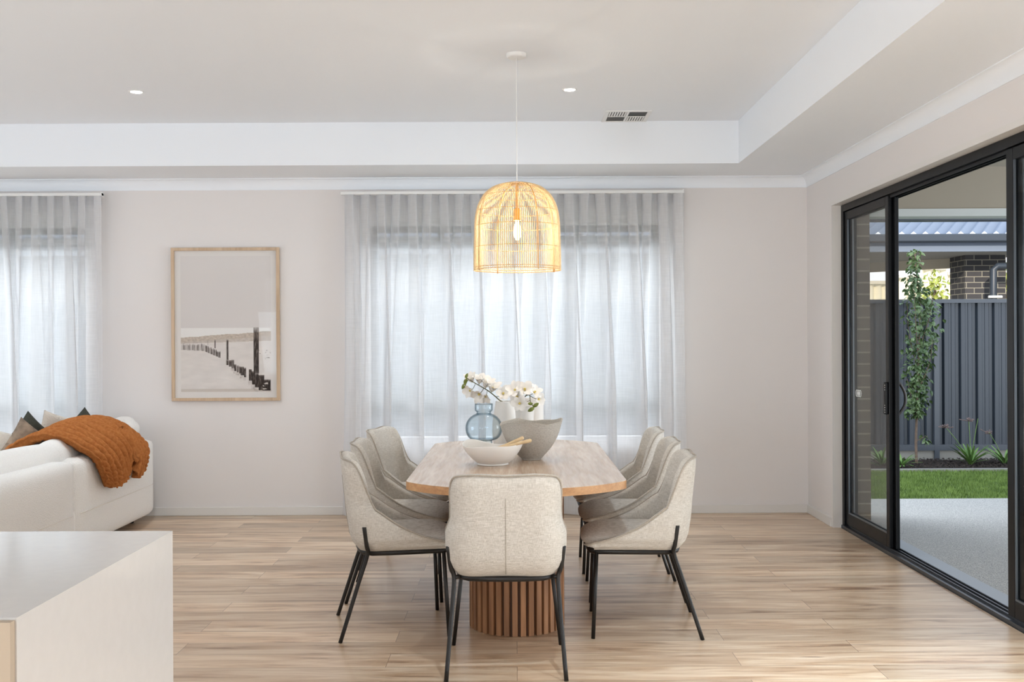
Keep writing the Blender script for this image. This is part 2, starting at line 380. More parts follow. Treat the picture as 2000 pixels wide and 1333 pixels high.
def window(idx, w_, mulls):
    x0, x1, z0, z1 = w_
    e = empty('window_%d' % idx, ((x0+x1)/2, YW+0.1, z0), kind='structure'); L_ = Vector(e.location)
    y0, y1 = 0.0, 0.06
    b = MB(); hw = (x1-x0)/2; H = z1-z0; t = 0.05
    b.box(-hw, hw, y0, y1, 0, t).box(-hw, hw, y0, y1, H-t, H).box(-hw, -hw+t, y0, y1, t, H-t).box(hw-t, hw, y0, y1, t, H-t)
    for mx_ in mulls: b.box(mx_-L_.x-0.025, mx_-L_.x+0.025, y0, y1, t, H-t)
    b.box(-hw+t, hw-t, y0+0.01, y1-0.01, 0.44, 0.48)
    b.build('window_frame', M_winframe, e)
    MB().box(-hw+t, hw-t, 0.03, 0.034, t, H-t).build('pane', M_glass, e)
    MB().box(-hw, hw, -0.1, -0.002, 0, 0.018).build('window_sill', M_trim, e)
window(1, W1, (-0.60, 0.50))
window(2, W2, (-4.9, -4.1))

# sliding door
d = empty('door_1', (2.40, 7.655, 0), kind='structure')
def dbox(b, y0, y1, z0, z1, x0, x1): b.box(x0, x1, -(y1), -(y0), z0, z1)   # y measured towards the camera
LEN = 7.655-DY0
b = MB(); dbox(b, 0, 0.05, 0, 2.372, 0, 0.10); dbox(b, LEN-0.05, LEN, 0, 2.372, 0, 0.10); dbox(b, 0.05, LEN-0.05, 2.322, 2.372, 0, 0.10)
for xx in (0.02, 0.05, 0.08): dbox(b, 0.05, LEN-0.05, 2.30, 2.322, xx, xx+0.006)
b.build('door_frame', M_black, d, bevel=0.002)
b = MB(); dbox(b, 0.0, LEN, -0.02, 0.022, -0.008, 0.10)
for xx in (0.02, 0.05, 0.08): dbox(b, 0.05, LEN-0.05, 0.022, 0.034, xx, xx+0.007)
b.build('door_track', mat('anodised_track', (70, 74, 80), 0.3, metal=0.6), d)
dbox(bb := MB(), 0.0, LEN, -0.12, 0.012, 0.101, 0.235); bb.build('sill', mat('grey_sill', (150, 158, 168), 0.4), d)
M_edgeal = mat('satin_aluminium', (105, 112, 120), 0.3, metal=0.7)
def panel(y0, y1, x, handle=False, decal=None, t=0.055, grip=False):
    p_ = MB(); z0, z1 = 0.036, 2.318
    dbox(p_, y0, y0+t, z0, z1, x, x+0.026); dbox(p_, y1-t, y1, z0, z1, x, x+0.026)
    dbox(p_, y0+t, y1-t, z0, z0+0.085, x, x+0.026); dbox(p_, y0+t, y1-t, z1-0.06, z1, x, x+0.026)
    po = p_.build('sliding_panel', M_black, d, bevel=0.003)
    g = MB(); dbox(g, y0+t, y1-t, z0+0.085, z1-0.06, x+0.013, x+0.018); g.build('pane', M_tint, po)
    bd = MB(); dbox(bd, y0+t, y1-t, z0+0.085, z0+0.095, x+0.002, x+0.012); dbox(bd, y0+t, y0+t+0.006, z0+0.095, z1-0.06, x+0.002, x+0.012); bd.build('glazing_bead', M_edgeal, po)
    if decal is not None:
        q = MB()
        for k in range(4):
            q.tube([(x+0.0115, -(decal+0.026*k) + 0.017*math.cos(a), 1.005+0.024*math.sin(a)) for a in [2*PI*i/20 for i in range(20)]], 0.0014, 5, closed=True)
        q.build('safety_sticker', M_white, po)
    if grip:
        yc = y1-0.02; xo = x+0.026
        MB().tube(catmull([(xo, -yc, 0.90), (xo+0.018, -yc, 0.925), (xo+0.042, -yc, 0.97), (xo+0.044, -yc, 1.03), (xo+0.020, -yc, 1.085), (xo, -yc, 1.11)], 5), 0.009, 10).build('door_handle', M_blackleg, po, smooth=True)
    if handle:
        yc = y1-0.028
        h = MB().box(x-0.02, x, -yc-0.02, -yc+0.02, 0.90, 1.11).build('door_handle', M_black, po, bevel=0.006)
        s_ = MB()
        for z in (0.915, 0.93, 0.945, 0.96, 1.06, 1.075, 1.09):
            s_.box(x-0.0225, x-0.0195, -yc-0.014, -yc-0.009, z-0.002, z+0.002)
        s_.build('screw', M_white, po)
panel(0.05, 0.94, 0.010, decal=0.27, handle=True)
panel(0.07, 0.975, 0.040, decal=0.79, grip=True)
panel(2.555, 3.5, 0.010, t=0.07)
panel(2.585, 3.53, 0.040, t=0.07)
panel(2.615, 3.56, 0.070, t=0.07)

# ---------------------------------------------------------------- curtains
def curtain(x0, x1, loc_y, z0, z1, label, seed, flare=0.02):
    rnd = random.Random(seed); W = x1-x0; per = 0.1235; npl = W/per
    nu = int(npl*14); nv = 46
    knots = [rnd.uniform(-1, 1) for _ in range(200)]
    def nz(q, s): return noise.noise(Vector((q, s*0.3, seed*3.7)))
    o = empty('curtain', ((x0+x1)/2, loc_y, z1), label=label, cat='curtain')
    def fn(u, v):
        z = z1 + (z0-z1)*v
        ph = u*npl*2*PI
        wob = 2.6*nz(u*npl*0.33, v*0.9)*min(1, v*1.6)
        x = -W/2 + W*u + 0.022*math.sin(2*ph+1.57)*(1-0.75*v) + 0.075*min(1, v*1.6)*math.sin(ph*0.5+1.3*nz(u*npl*0.25, 5))*(1-(2*u-1)**8) + 0.05*nz(u*npl*0.5+9, v*0.6)*v
        amp = 0.042*(1-0.45*min(1, v*2.2)) * (1+0.7*nz(u*npl*0.41+3, 0.2+v*0.5)*v)
        y = amp*math.cos(ph + wob)*(1-0.5*min(1, v*1.6)) + 0.045*min(1, v*1.6)*math.cos(ph*0.5+1.0) + 0.018*nz(u*npl*1.3, v*1.5+4)*v
        x += flare*(2*u-1)*v*1.3
        return (x, y, z-z1)
    c = MB().grid(nu, nv, fn).build('drape', M_sheer, o, smooth=True)
    def fn2(u, v):
        p = fn(u, v*0.075/(z1-z0)); return (p[0], p[1]+0.0035, p[2])
    MB().grid(nu, 3, fn2).build('heading_tape', M_sheer, o, smooth=True)
    return o
ZT = 2.566
curtain(-1.352, 1.318, YW-0.115, 0.015, ZT-0.022, 'sheer off-white curtain over the wide window behind the dining table', 1)
curtain(-6.3, -3.27, YW-0.115, 0.015, ZT-0.022, 'sheer off-white curtain at the left edge, behind the sofa', 5)
for (x0, x1, lb) in ((-1.375, 1.335, 'white curtain track above the dining window'), (-6.4, -3.255, 'white curtain track above the left window behind the sofa')):
    e = empty('curtain_track', ((x0+x1)/2, YW-0.115, ZT-0.02), label=lb, cat='curtain rail')
    hw = (x1-x0)/2
    MB().box(-hw, hw, -0.022, 0.022, 0, 0.026).build('rail', M_white, e, bevel=0.004)
    MB().box(hw-0.012, hw, -0.024, 0.024, -0.003, 0.030).build('end_cap', M_white, e, bevel=0.003)
    k = -hw+0.2
    while k < hw: MB().box(k, k+0.03, 0.022, 0.115, 0.006, 0.018).build('bracket', M_white, e); k += 0.6

# ---------------------------------------------------------------- chairs
def chair_path():
    wd, yb, yf, R = 0.258, -0.205, 0.25, 0.13
    pts = []; n1 = 20
    for i in range(9):
        a = math.radians(82*(1-i/9)); pts.append((wd-0.06+0.06*math.cos(a), yf+0.045*math.sin(a), math.cos(a), math.sin(a), 'f', math.degrees(a)))
    for i in range(n1): pts.append((wd, yf + (yb+R-yf)*i/n1, 1, 0, 's', 0))
    n2 = 26
    for i in range(n2+1):
        ph = PI/2*(i/n2)**1.25
        pts.append((wd-R+R*math.cos(ph), yb+R-R*math.sin(ph), math.cos(ph), -math.sin(ph), 'a', math.degrees(ph)))
    n3 = 12
    for i in range(1, n3+1): pts.append(((wd-R)*(1-i/n3), yb, 0, -1, 'b', 90+i))
    full = pts + [(-x, y, -nx, ny, k, a) for (x, y, nx, ny, k, a) in pts[-2::-1]]
    return full
def chair_h(p):
    x, y, nx, ny, k, a = p
    if k == 'f': return 0.452 - 0.016*(a/82)
    if k == 's': return interp(y, [(-0.075, 0.617), (-0.04, 0.590), (0.0, 0.556), (0.05, 0.522), (0.12, 0.488), (0.19, 0.466), (0.25, 0.452)])
    if k == 'a': return interp(a, [(0, 0.617), (5, 0.636), (10, 0.672), (16, 0.730), (22, 0.782), (30, 0.815), (42, 0.834), (60, 0.842), (90, 0.846)])
    return 0.846 - 0.006*(1-abs(x)/0.128)
def warp_shell(x, y, z, nx, ny, off):
    X = x + nx*off; Y = y + ny*off
    f = 1 - 0.085*smooth_interp(z, [(0.575, 0), (0.655, 1)]) + 0.03*smooth_interp(z, [(0.66, 0), (0.82, 1)])
    Y -= 0.032*min(1, max(0, (z-0.5)/0.3)); return (X*f, Y, z)
CP = chair_path()
# smooth heights
HS = [chair_h(p) for p in CP]
for _ in range(3): HS = [HS[0]] + [(HS[i-1]+2*HS[i]+HS[i+1])/4 for i in range(1, len(HS)-1)] + [HS[-1]]
def outer_off(z): return smooth_interp(z, [(0.408, -0.05), (0.43, -0.024), (0.47, -0.006), (0.54, 0.0), (0.9, 0.0)])
def make_chair(label):
    e = empty('dining_chair', (0, 0, 0), label=label, cat='chair', group='linen dining chairs around the table')
    vs = []; NP = 30; THK = 0.046
    for p, h in zip(CP, HS):
        x, y, nx, ny, k, a = p; z0 = 0.408 + (0.016*a/82 if k == 'f' else 0); col = []
        taper = 0 if k == 'f' else (min(1, (0.25-y)/0.06) if k == 's' else 1)
        th = THK*(0.35+0.65*taper)
        col.append((z0, -0.12)); col.append((z0-0.001, -0.075))
        no = 13
        for i in range(no):
            z = z0 + (h-0.016-z0)*(i/(no-1)); col.append((z, outer_off(z)))
        for i in range(1, 6):
            b_ = PI*i/6; col.append((h-0.016+0.016*math.sin(b_), -th/2+th/2*math.cos(b_)))
        ni = NP-len(col)
        for i in range(ni):
            z = h-0.016 + (0.425-(h-0.016))*(i/(ni-1)); bul = 0.010*math.sin(PI*min(1, max(0, (z-0.46)/0.38)))
            col.append((z, -th-bul))
        for z, o in col: vs.append(warp_shell(x, y, z, nx, ny, o))
    n = len(CP); fs = []
    for i in range(n-1):
        for j in range(NP-1): fs.append((i*NP+j, (i+1)*NP+j, (i+1)*NP+j+1, i*NP+j+1))
    fs.append(tuple(range(NP))); fs.append(tuple((n-1)*NP+j for j in range(NP))[::-1])
    MB().add(vs, fs).build('backrest', M_chair, e, auto=1.2)
    # piping along outer top edge
    pts = []
    for p, h in zip(CP, HS): pts.append(warp_shell(p[0], p[1], h-0.003, p[2], p[3], 0.0005))
    MB().tube(pts, 0.0042, 7).build('piping', M_pipe, e, smooth=True)
    # centre back seam
    MB().tube([warp_shell(0, -0.205, z, 0, -1, outer_off(z)+0.0002) for z in [0.42+0.325*i/14 for i in range(15)]], 0.0022, 6).build('back_seam', M_pipe, e, smooth=True)
    # seat cushion: superellipse plan, domed
    def seat(u, v):
        a = 2*PI*u; t = v*PI - PI/2
        c, s = math.cos(a), math.sin(a)
        ex = 0.55
        px = math.copysign(abs(c)**ex, c); py = math.copysign(abs(s)**ex, s)
        rr = abs(math.cos(t))**0.38; zz = math.sin(t)
        X = 0.226*px*rr*(1-0.04*py); Y = 0.07 + 0.243*py*rr
        Z = 0.446 + (0.040 if zz > 0 else 0.038)*math.copysign(abs(zz)**0.75, zz)
        Z += 0.012*(1-(X/0.23)**2)*(1 if zz > 0 else 0)
        if zz > 0: Z -= 0.014*max(0, (Y-0.22)/0.09)
        return (X, Y, Z)
    MB().grid(56, 24, seat, wrap_u=True).build('seat', M_chair, e, smooth=True)
    # frame ring
    ring = [(0.196, 0.235), (0.199, 0.1), (0.199, -0.02), (0.194, -0.10), (0.155, -0.138), (0.08, -0.150), (0, -0.154)]
    pts = [(x, y, 0.398) for x, y in ring]; pts = pts + [(-x, y, z) for (x, y, z) in pts[-2::-1]] + [(-0.176, 0.262, 0.398), (-0.12, 0.272, 0.398), (0, 0.275, 0.398), (0.12, 0.272, 0.398), (0.176, 0.262, 0.398)]
    MB().tube(pts, 0.0135, 8, closed=True).tube([(0.19, -0.112, 0.398), (0.222, -0.122, 0.398)], 0.009, 8).tube([(-0.19, -0.112, 0.398), (-0.222, -0.122, 0.398)], 0.009, 8).build('seat_frame', M_blackleg, e, smooth=True)
    for s in (-1, 1):
        MB().tube(catmull([(s*0.246, -0.25, 0), (s*0.226, -0.163, 0.27), (s*0.219, -0.122, 0.395), (s*0.232, -0.126, 0.44), (s*0.243, -0.137, 0.53)], 5), [0.0094]*11+[0.0102]*10, 10).build('leg', M_blackleg, e, smooth=True)
    for s in (-1, 1):
        MB().tube([(s*0.245, 0.257, 0), (s*0.199, 0.238, 0.398)], 0.0094, 10).build('leg', M_blackleg, e, smooth=True)
    return e
ch = make_chair('beige linen dining chair at the near head of the table, back towards the kitchen')
ch.location = (-0.045, 4.50, 0); ch.rotation_euler = (0, 0, 0)
LC = [
 ((-0.618, 5.09, 0), -PI/2+0.19, 'beige linen dining chair nearest the white island on the left side of the table'),
 ((-0.665, 5.77, 0), -PI/2+0.03, 'middle beige linen dining chair of the three on the left, sofa side'),
 ((-0.66, 6.50, 0), -PI/2-0.22, 'beige linen dining chair on the left of the table closest to the curtain'),
 ((0.625, 5.08, 0), PI/2-0.055, 'beige linen dining chair on the sliding door side, nearest the camera'),
 ((0.655, 5.75, 0), PI/2-0.03, 'middle beige linen dining chair of the three on the sliding door side'),
 ((0.66, 6.42, 0), PI/2-0.02, 'beige linen dining chair on the sliding door side closest to the curtain'),
]
for loc, rz, lb in LC: dup(ch, loc, rz, lb)

# ---------------------------------------------------------------- dining table
t = empty('dining_table', (0, 5.635, 0), label='oval-ended oak dining table on a slatted drum base', cat='table')
def top_outline(hx, hy, sag, rc, n=20):
    R = (hx*hx + sag*sag)/(2*sag)
    yc = hy - R; corner = (hx, hy-sag)
    # arc end meets straight side; fillet corner with radius rc
    # fillet centre: x = hx-rc, distance from arc centre = R-rc
    fx = hx-rc; fy = yc + math.sqrt((R-rc)**2 - fx*fx)
    a0 = 0.0; a1 = math.atan2(fy-yc, fx)
    pts = []
    for i in range(n+1): a = a1*i/n; pts.append((fx + rc*math.cos(a), fy + rc*math.sin(a)))
    a2 = a1
    for i in range(1, n*2+1):
        a = a2 + (PI/2-a2)*i/(n*2); pts.append((R*math.cos(a), yc + R*math.sin(a)))
    full = pts + [(-x, y) for x, y in pts[-2::-1]]
    full += [(-x, -y) for x, y in full]
    return full
def prism(b, pts, z0, z1):
    n = len(pts); b.add([(x, y, z0) for x, y in pts] + [(x, y, z1) for x, y in pts], [tuple(range(n))[::-1], tuple(range(n, 2*n))] + [(i, (i+1) % n, n+(i+1) % n, n+i) for i in range(n)]); return b
O1 = top_outline(0.508, 1.135, 0.27, 0.10)
prism(MB(), O1, 0.722, 0.75).build('tabletop', M_top, t, bevel=0.0015)
O2 = top_outline(0.506, 1.133, 0.27, 0.098)
b = prism(MB(), [(x*0.995, y*0.998) for x, y in O2], 0.712, 0.7219).build('table_edge', M_edge, t)
bev = MB(); bev.add([(x*1.0015, y*1.0007, z) for z in (0.713, 0.7485) for x, y in O1], [(i, (i+1) % len(O1), len(O1)+(i+1) % len(O1), len(O1)+i) for i in range(len(O1))])
bev.build('edge_band', M_edge, t, smooth=True)
# pedestal: stadium plan with vertical slats
def stadium(hw, hl, n):
    per = 2*PI*hw + 4*(hl-hw); out = []
    for i in range(n):
        s = per*i/n; a = PI*hw; l = 2*(hl-hw)
        if s < a: th = PI + s/hw; out.append((hw*math.cos(th), -(hl-hw) + hw*math.sin(th), math.cos(th), math.sin(th)))
        elif s < a+l: out.append((hw, -(hl-hw) + (s-a), 1, 0))
        elif s < 2*a+l: th = (s-a-l)/hw; out.append((hw*math.cos(th), (hl-hw) + hw*math.sin(th), math.cos(th), math.sin(th)))
        else: out.append((-hw, (hl-hw) - (s-2*a-l), -1, 0))
    return out
prism(MB(), [(x, y) for x, y, _, _ in stadium(0.212, 0.732, 120)], 0.0, 0.712).build('pedestal_core', mat('dark_pedestal_core', (92, 62, 42), 0.7), t)
b = MB()
for (x, y, nx, ny) in stadium(0.222, 0.742, 92):
    tx, ty = -ny, nx; hwid = 0.0125; d0, d1 = -0.012, 0.011
    vs = [(x+tx*s*hwid+nx*q, y+ty*s*hwid+ny*q, z) for z in (0.001, 0.7119) for q in (d0, d1) for s in (-1, 1)]
    b.add(vs, [(0,2,3,1), (4,5,7,6), (0,1,5,4), (2,6,7,3), (0,4,6,2), (1,3,7,5)])
b.build('pedestal_slats', M_ped, t)

# ---------------------------------------------------------------- tableware
ZT0 = 0.7505
def on_table(name, x, y, label, cat, rz=0): return empty(name, (x, y, ZT0), rz, label, cat)
# blue glass vase
v = on_table('glass_vase', -0.181, 5.85, 'pale blue glass vase with bulbous belly, left of the grey bowl', 'vase')
prof = [(0.0, 0.004), (0.046, 0.004), (0.050, 0.006), (0.049, 0.05), (0.047, 0.076), (0.052, 0.081), (0.080, 0.092), (0.098, 0.117), (0.104, 0.150), (0.099, 0.180), (0.082, 0.207), (0.058, 0.225), (0.043, 0.232), (0.041, 0.240), (0.049, 0.248), (0.051, 0.256), (0.051, 0.287)]
prof = [(max(p.x, 0), p.y) for p in catmull([(a, c, 0) for a, c in prof], 4)]
inn = [(max(0, r-0.0035), z+0.0015) for r, z in prof[::-1]]
MB().lathe([(0, 0)] + prof + inn[1:], 56).build('vessel', M_blueglass, v, smooth=True)
M_ceram = mat('white_glazed_ceramic', (243, 240, 235), 0.28)
M_matcer = mat('matt_white_ceramic', (238, 236, 232), 0.55)
# white wavy bowl
v = on_table('serving_bowl', -0.12, 5.395, 'white glazed bowl with a wavy rim, in front on the table', 'bowl')
def wv(v_, a, r, z):
    k = max(0, min(1, (z-0.03)/0.08)); q = 1 + 0.05*k*math.sin(2*a+0.6)
    return (v_[0]*q, v_[1]*q, z + k*(0.010*math.sin(2*a+2.2) + 0.008*math.sin(3*a+0.5)))
po = [(0, 0.0), (0.075, 0.0), (0.078, 0.006), (0.08, 0.009), (0.105, 0.028), (0.131, 0.058), (0.147, 0.085), (0.154, 0.105), (0.1525, 0.108), (0.147, 0.104), (0.138, 0.083), (0.120, 0.055), (0.093, 0.030), (0.05, 0.018), (0, 0.016)]
po = [(max(p.x, 0), max(0, p.y)) for p in catmull([(a, c, 0) for a, c in po], 3)]
MB().lathe(po, 72, warp=wv).build('vessel', M_ceram, v, smooth=True)
# grey bowl
M_stone = mat('speckled_grey_stoneware', (206, 200, 191), 0.85, rgb2=(178, 172, 162), vscale=230, bump=0.6, bscale=150, stretch=(0.5, 0.5, 2.2))
v = on_table('stoneware_bowl', 0.083, 5.62, 'large speckled grey stoneware bowl with uneven rim', 'bowl')
def wg(v_, a, r, z):
    k = max(0, min(1, z/0.2)); return (v_[0]*(1+0.03*k*math.sin(2*a)), v_[1], z + k*(0.006*math.cos(a) + 0.008*math.sin(3*a+1)+0.003*math.sin(7*a)))
pg = [(0, 0), (0.050, 0), (0.055, 0.006), (0.078, 0.030), (0.108, 0.064), (0.135, 0.105), (0.154, 0.150), (0.168, 0.198), (0.170, 0.203), (0.165, 0.204), (0.160, 0.197), (0.145, 0.150), (0.125, 0.105), (0.098, 0.066), (0.06, 0.03), (0, 0.02)]
pg = [(max(p.x, 0), max(0, p.y)) for p in catmull([(a, c, 0) for a, c in pg], 4)]
MB().lathe(pg, 72, warp=wg).build('vessel', M_stone, v, smooth=True)
# white vases
def vase(x, y, label, pr):
    v = on_table('ceramic_vase', x, y, label, 'vase')
    pr2 = [(max(p.x, 0), max(0, p.y)) for p in catmull([(a, c, 0) for a, c in pr], 4)]
    top = pr2[-1]; inn = [(max(0.0, r-0.006), z+(0.0 if z > 0.02 else 0.008)) for r, z in pr2[::-1]]
    MB().lathe(pr2 + inn, 56).build('vessel', M_matcer, v, smooth=True); return v
vase(-0.058, 6.13, 'matt white vase behind the glass vase, holding the left flower spray', [(0, 0), (0.055, 0), (0.072, 0.03), (0.082, 0.10), (0.078, 0.18), (0.066, 0.25), (0.062, 0.285)])
vase(0.05, 5.98, 'matt white vase right behind the grey bowl, holding the drooping flowers', [(0, 0), (0.040, 0), (0.044, 0.03), (0.048, 0.12), (0.052, 0.20), (0.056, 0.262)])
vase(0.113, 6.33, 'tall matt white vase half hidden behind the right flowers', [(0, 0), (0.05, 0), (0.055, 0.05), (0.056, 0.15), (0.056, 0.24), (0.058, 0.292)])
# salad servers
def server(pA, pB, label):
    pA, pB = Vector(pA), Vector(pB); e = empty('wooden_spoon', pA, 0, label, 'salad server')
    dlt = pB-pA; MB().tube([dlt*k for k in (-0.55, -0.4, 0, 0.5, 0.95, 1.0)], [0.012, 0.011, 0.0078, 0.0088, 0.0096, 0.006], 10).build('handle', M_handle, e, smooth=True)
    return e
server((-0.055, 5.36, 0.852), (0.038, 5.33, 0.895), 'pale wooden salad server, upper one resting in the white bowl')
server((-0.040, 5.322, 0.853), (0.078, 5.292, 0.885), 'pale wooden salad server, lower one pointing right from the white bowl')
# flowers
M_petal = mat('white_petal', (246, 242, 236), 0.6, var=0.04, vscale=30)
M_throat = mat('yellow_throat', (222, 200, 110), 0.6)
M_stem = mat('olive_stem', (96, 92, 52), 0.6)
M_bud = mat('green_bud', (112, 122, 52), 0.55, var=0.2, vscale=40)
def flower(parent, c, dirv, size, seed, open_=0.8):
    size *= 1.3
    rnd = random.Random(seed); q = Vector(dirv).normalized().to_track_quat('Z', 'Y').to_matrix(); b = MB(); c = Vector(c)
    for k in range(6):
        a0 = 2*PI*k/6 + rnd.uniform(-0.15, 0.15); L_ = size*rnd.uniform(0.88, 1.08); wd = size*(0.31 if k % 2 else 0.24); op = open_*rnd.uniform(0.85, 1.1)
        def f(u, v, a0=a0, L_=L_, wd=wd, op=op):
            r = v*L_; ww = wd*math.sin(PI*min(1, 0.12+v*0.88))**0.75*(u-0.5)*2
            th = op*v*1.25; x = r*math.cos(th*0.5)*math.sin(0.35+op*0.9); z = r*math.cos(0.35+op*0.9) + 0.10*size*math.sin(v*PI) - 0.12*size*v*v*op
            z += -0.22*abs(u-0.5)*2*wd*0 + 0.25*(ww*ww)/max(wd, 1e-4)
            X = x*math.cos(a0) - ww*math.sin(a0); Y = x*math.sin(a0) + ww*math.cos(a0)
            return tuple(c + q @ Vector((X, Y, z)))
        b.grid(5, 7, f)
    o = b.build('flower', M_petal, parent, smooth=True)
    tpts = [c + q @ Vector((0, 0, size*s)) for s in (-0.02, 0.12, 0.26, 0.34)]
    MB().tube(tpts, [size*0.04, size*0.085, size*0.095, size*0.03], 8).build('flower_centre', M_throat, o, smooth=True)
def PX(x, y, Y):       # pixel and depth to a point
    u, v_ = x-1007, y-663; a = u*ct - v_*st; b_ = u*st + v_*ct
    return Vector((a/FPX*Y, Y, 1.4 - b_/FPX*Y))
def spray(base, pts, fl, buds, label, loc):
    e = empty('flower_spray', loc, 0, label, 'flowers'); L0 = Vector(loc)
    cp = catmull([Vector(p)-L0 for p in pts], 6); n = len(cp)
    MB().tube(cp, [0.0042-0.0022*i/n for i in range(n)], 8).build('stem', M_stem, e, smooth=True)
    for i, (c, dr, s, op) in enumerate(fl):
        cc = Vector(c)-L0; flower(e, cc, dr, s, i*7+3, op)
        near = min(cp, key=lambda p: (p-cc).length)
        MB().tube([near, (near+cc)/2 + Vector((0, 0, -0.004)), cc], 0.0018, 6).build('flower_stalk', M_stem, e, smooth=True)
    for c, r in buds:
        cc = Vector(c)-L0; near = min(cp, key=lambda p: (p-cc).length); dd = (cc-near); dd = dd.normalized() if dd.length > 1e-4 else Vector((0, 0, 1))
        MB().tube([near, cc-dd*r, cc, cc+dd*r*0.9, cc+dd*r*1.5], [0.0015, r*0.45, r*0.75, r*0.55, r*0.08], 8).build('bud', M_bud, e, smooth=True)
    return e
F1 = 6.08
spray(None, [(-0.058, 6.13, 0.79), (-0.066, 6.12, 1.0), PX(974, 781, 6.10), PX(955, 765, F1), PX(935, 753, F1-0.02), PX(918, 743, F1-0.03), PX(910, 737, F1-0.03)],
      [(PX(922, 746, F1), (-0.3, -0.5, 0.9), 0.05, 0.45), (PX(936, 749, F1), (0.05, -0.4, 1), 0.055, 0.45), (PX(948, 757, F1), (0.25, -0.4, 1), 0.064, 0.45), (PX(960, 765, F1), (0.3, -0.4, 0.9), 0.066, 0.5),
       (PX(922, 762, F1-0.02), (-0.75, -0.6, -0.25), 0.052, 0.6), (PX(938, 768, F1-0.02), (-0.45, -0.7, -0.5), 0.055, 0.6), (PX(950, 772, F1-0.03), (-0.3, -0.7, -0.8), 0.045, 0.6), (PX(982, 770, F1-0.03), (0.2, -1.0, 0.35), 0.052, 0.85)],
      [(PX(911, 735, F1-0.03), 0.012), (PX(909, 744, F1-0.03), 0.012), (PX(906, 754, F1-0.03), 0.015)],
      'white orchid-like flower spray reaching left out of the white vase', (-0.058, 6.13, 0.785))
F2 = 5.94
spray(None, [(0.05, 5.98, 0.79), (0.052, 5.975, 0.98), PX(1024, 778, 5.95), PX(1034, 772, F2-0.02), PX(1036, 785, F2-0.05), PX(1043, 797, F2-0.06)],
      [(PX(1008, 765, F2), (-0.4, -0.7, 0.6), 0.056, 0.8), (PX(1025, 763, F2), (0, -0.9, 0.6), 0.056, 0.85), (PX(1016, 788, F2-0.04), (-0.25, -1, -0.05), 0.052, 0.85), (PX(1042, 768, F2), (0.6, -0.6, 0.5), 0.05, 0.75), (PX(1049, 780, F2), (0.75, -0.7, 0.0), 0.048, 0.7), (PX(1012, 776, F2), (-0.6, -0.7, 0.2), 0.05, 0.7)],
      [(PX(1036, 789, F2-0.06), 0.013), (PX(1046, 792, F2-0.06), 0.015), (PX(1038, 800, F2-0.06), 0.016)],
      'white flower spray with green buds drooping over the grey bowl', (0.05, 5.98, 0.785))

# ---------------------------------------------------------------- pendant lamp
PXL, PYL = 0.012, 5.84
p = empty('pendant_lamp', (PXL, PYL, ZC), label='dome-shaped rattan pendant lamp hanging over the dining table', cat='pendant light')
M_rattan = mat('natural_rattan', (243, 213, 163), 0.55, var=0.12, vscale=60)
M_rattand = mat('rattan_hoop', (216, 170, 110), 0.6)
MB().lathe([(0, -0.024), (0.05, -0.024), (0.056, -0.018), (0.058, -0.001), (0, -0.001)], 40).build('ceiling_canopy', M_white, p, smooth=False, auto=0.5)
MB().tube([(0, 0, -0.02), (0, 0, -0.73)], 0.0026, 8).build('cord', M_white, p)
dome = [(0.03, 2.280), (0.063, 2.276), (0.105, 2.266), (0.142, 2.251), (0.172, 2.228), (0.194, 2.203), (0.215, 2.165), (0.230, 2.118), (0.238, 2.06), (0.2405, 2.0), (0.242, 1.94), (0.2435, 1.88), (0.2445, 1.785)]
dome = [(r, z-ZC) for r, z in dome]
dc = catmull([(r, 0, z) for r, z in dome], 2)
b = MB(); NR = 128
for k in range(NR):
    a = 2*PI*k/NR; ca, sa = math.cos(a), math.sin(a); pts = [(q.x*ca, q.x*sa, q.z) for q in dc]
    if k % 2: pts = pts[6:]
    b.tube(pts, 0.0021, 4, cap=False)
b.build('lamp_shade', M_rattan, p, smooth=True)
def rad_at(z):
    return interp(-z, [(-zz, rr) for rr, zz in dome])
for z in (2.277, 2.262, 2.205, 2.118, 2.035, 1.915, 1.803, 1.79):
    r = rad_at(z-ZC)-0.002; MB().tube([(r*math.cos(a), r*math.sin(a), z-ZC) for a in [2*PI*i/64 for i in range(64)]], 0.0021, 6, closed=True).build('hoop', M_rattand, p, smooth=True)
for a in (0.5, 0.5+PI/2, 0.5+PI, 0.5+1.5*PI):
    ca, sa = math.cos(a), math.sin(a); MB().tube([((q.x-0.006)*ca, (q.x-0.006)*sa, q.z-0.002) for q in dc], 0.0045, 6).build('support_cane', M_rattand, p, smooth=True)
M_brass = mat('amber_brass', (222, 160, 60), 0.4, metal=0.3)
s_ = MB().lathe([(0, 2.20-ZC+0.0), (0.005, 2.20-ZC), (0.006, 2.14-ZC), (0.018, 2.132-ZC), (0.019, 2.068-ZC), (0.0, 2.068-ZC)], 24).build('bulb_holder', M_brass, p, auto=0.5)
MB().tube([(0, 0, 2.20-ZC), (0, 0, 2.28-ZC)], 0.006, 8).build('stem', M_brass, p)
M_bulb = bpy.data.materials.new('warm_bulb'); M_bulb.use_nodes = True; t_ = M_bulb.node_tree; t_.nodes.clear()
_o = t_.nodes.new('ShaderNodeOutputMaterial'); _a = t_.nodes.new('ShaderNodeAddShader'); _e = t_.nodes.new('ShaderNodeEmission'); _t = t_.nodes.new('ShaderNodeBsdfTransparent')
_e.inputs[0].default_value = (1.0, 0.80, 0.52, 1); _e.inputs[1].default_value = 3.0; _t.inputs[0].default_value = (0.95, 0.92, 0.86, 1)
t_.links.new(_e.outputs[0], _a.inputs[0]); t_.links.new(_t.outputs[0], _a.inputs[1]); t_.links.new(_a.outputs[0], _o.inputs[0])
pb = [(0.0, 1.955), (0.010, 1.96), (0.019, 1.978), (0.021, 2.0), (0.019, 2.025), (0.014, 2.05), (0.013, 2.068)]
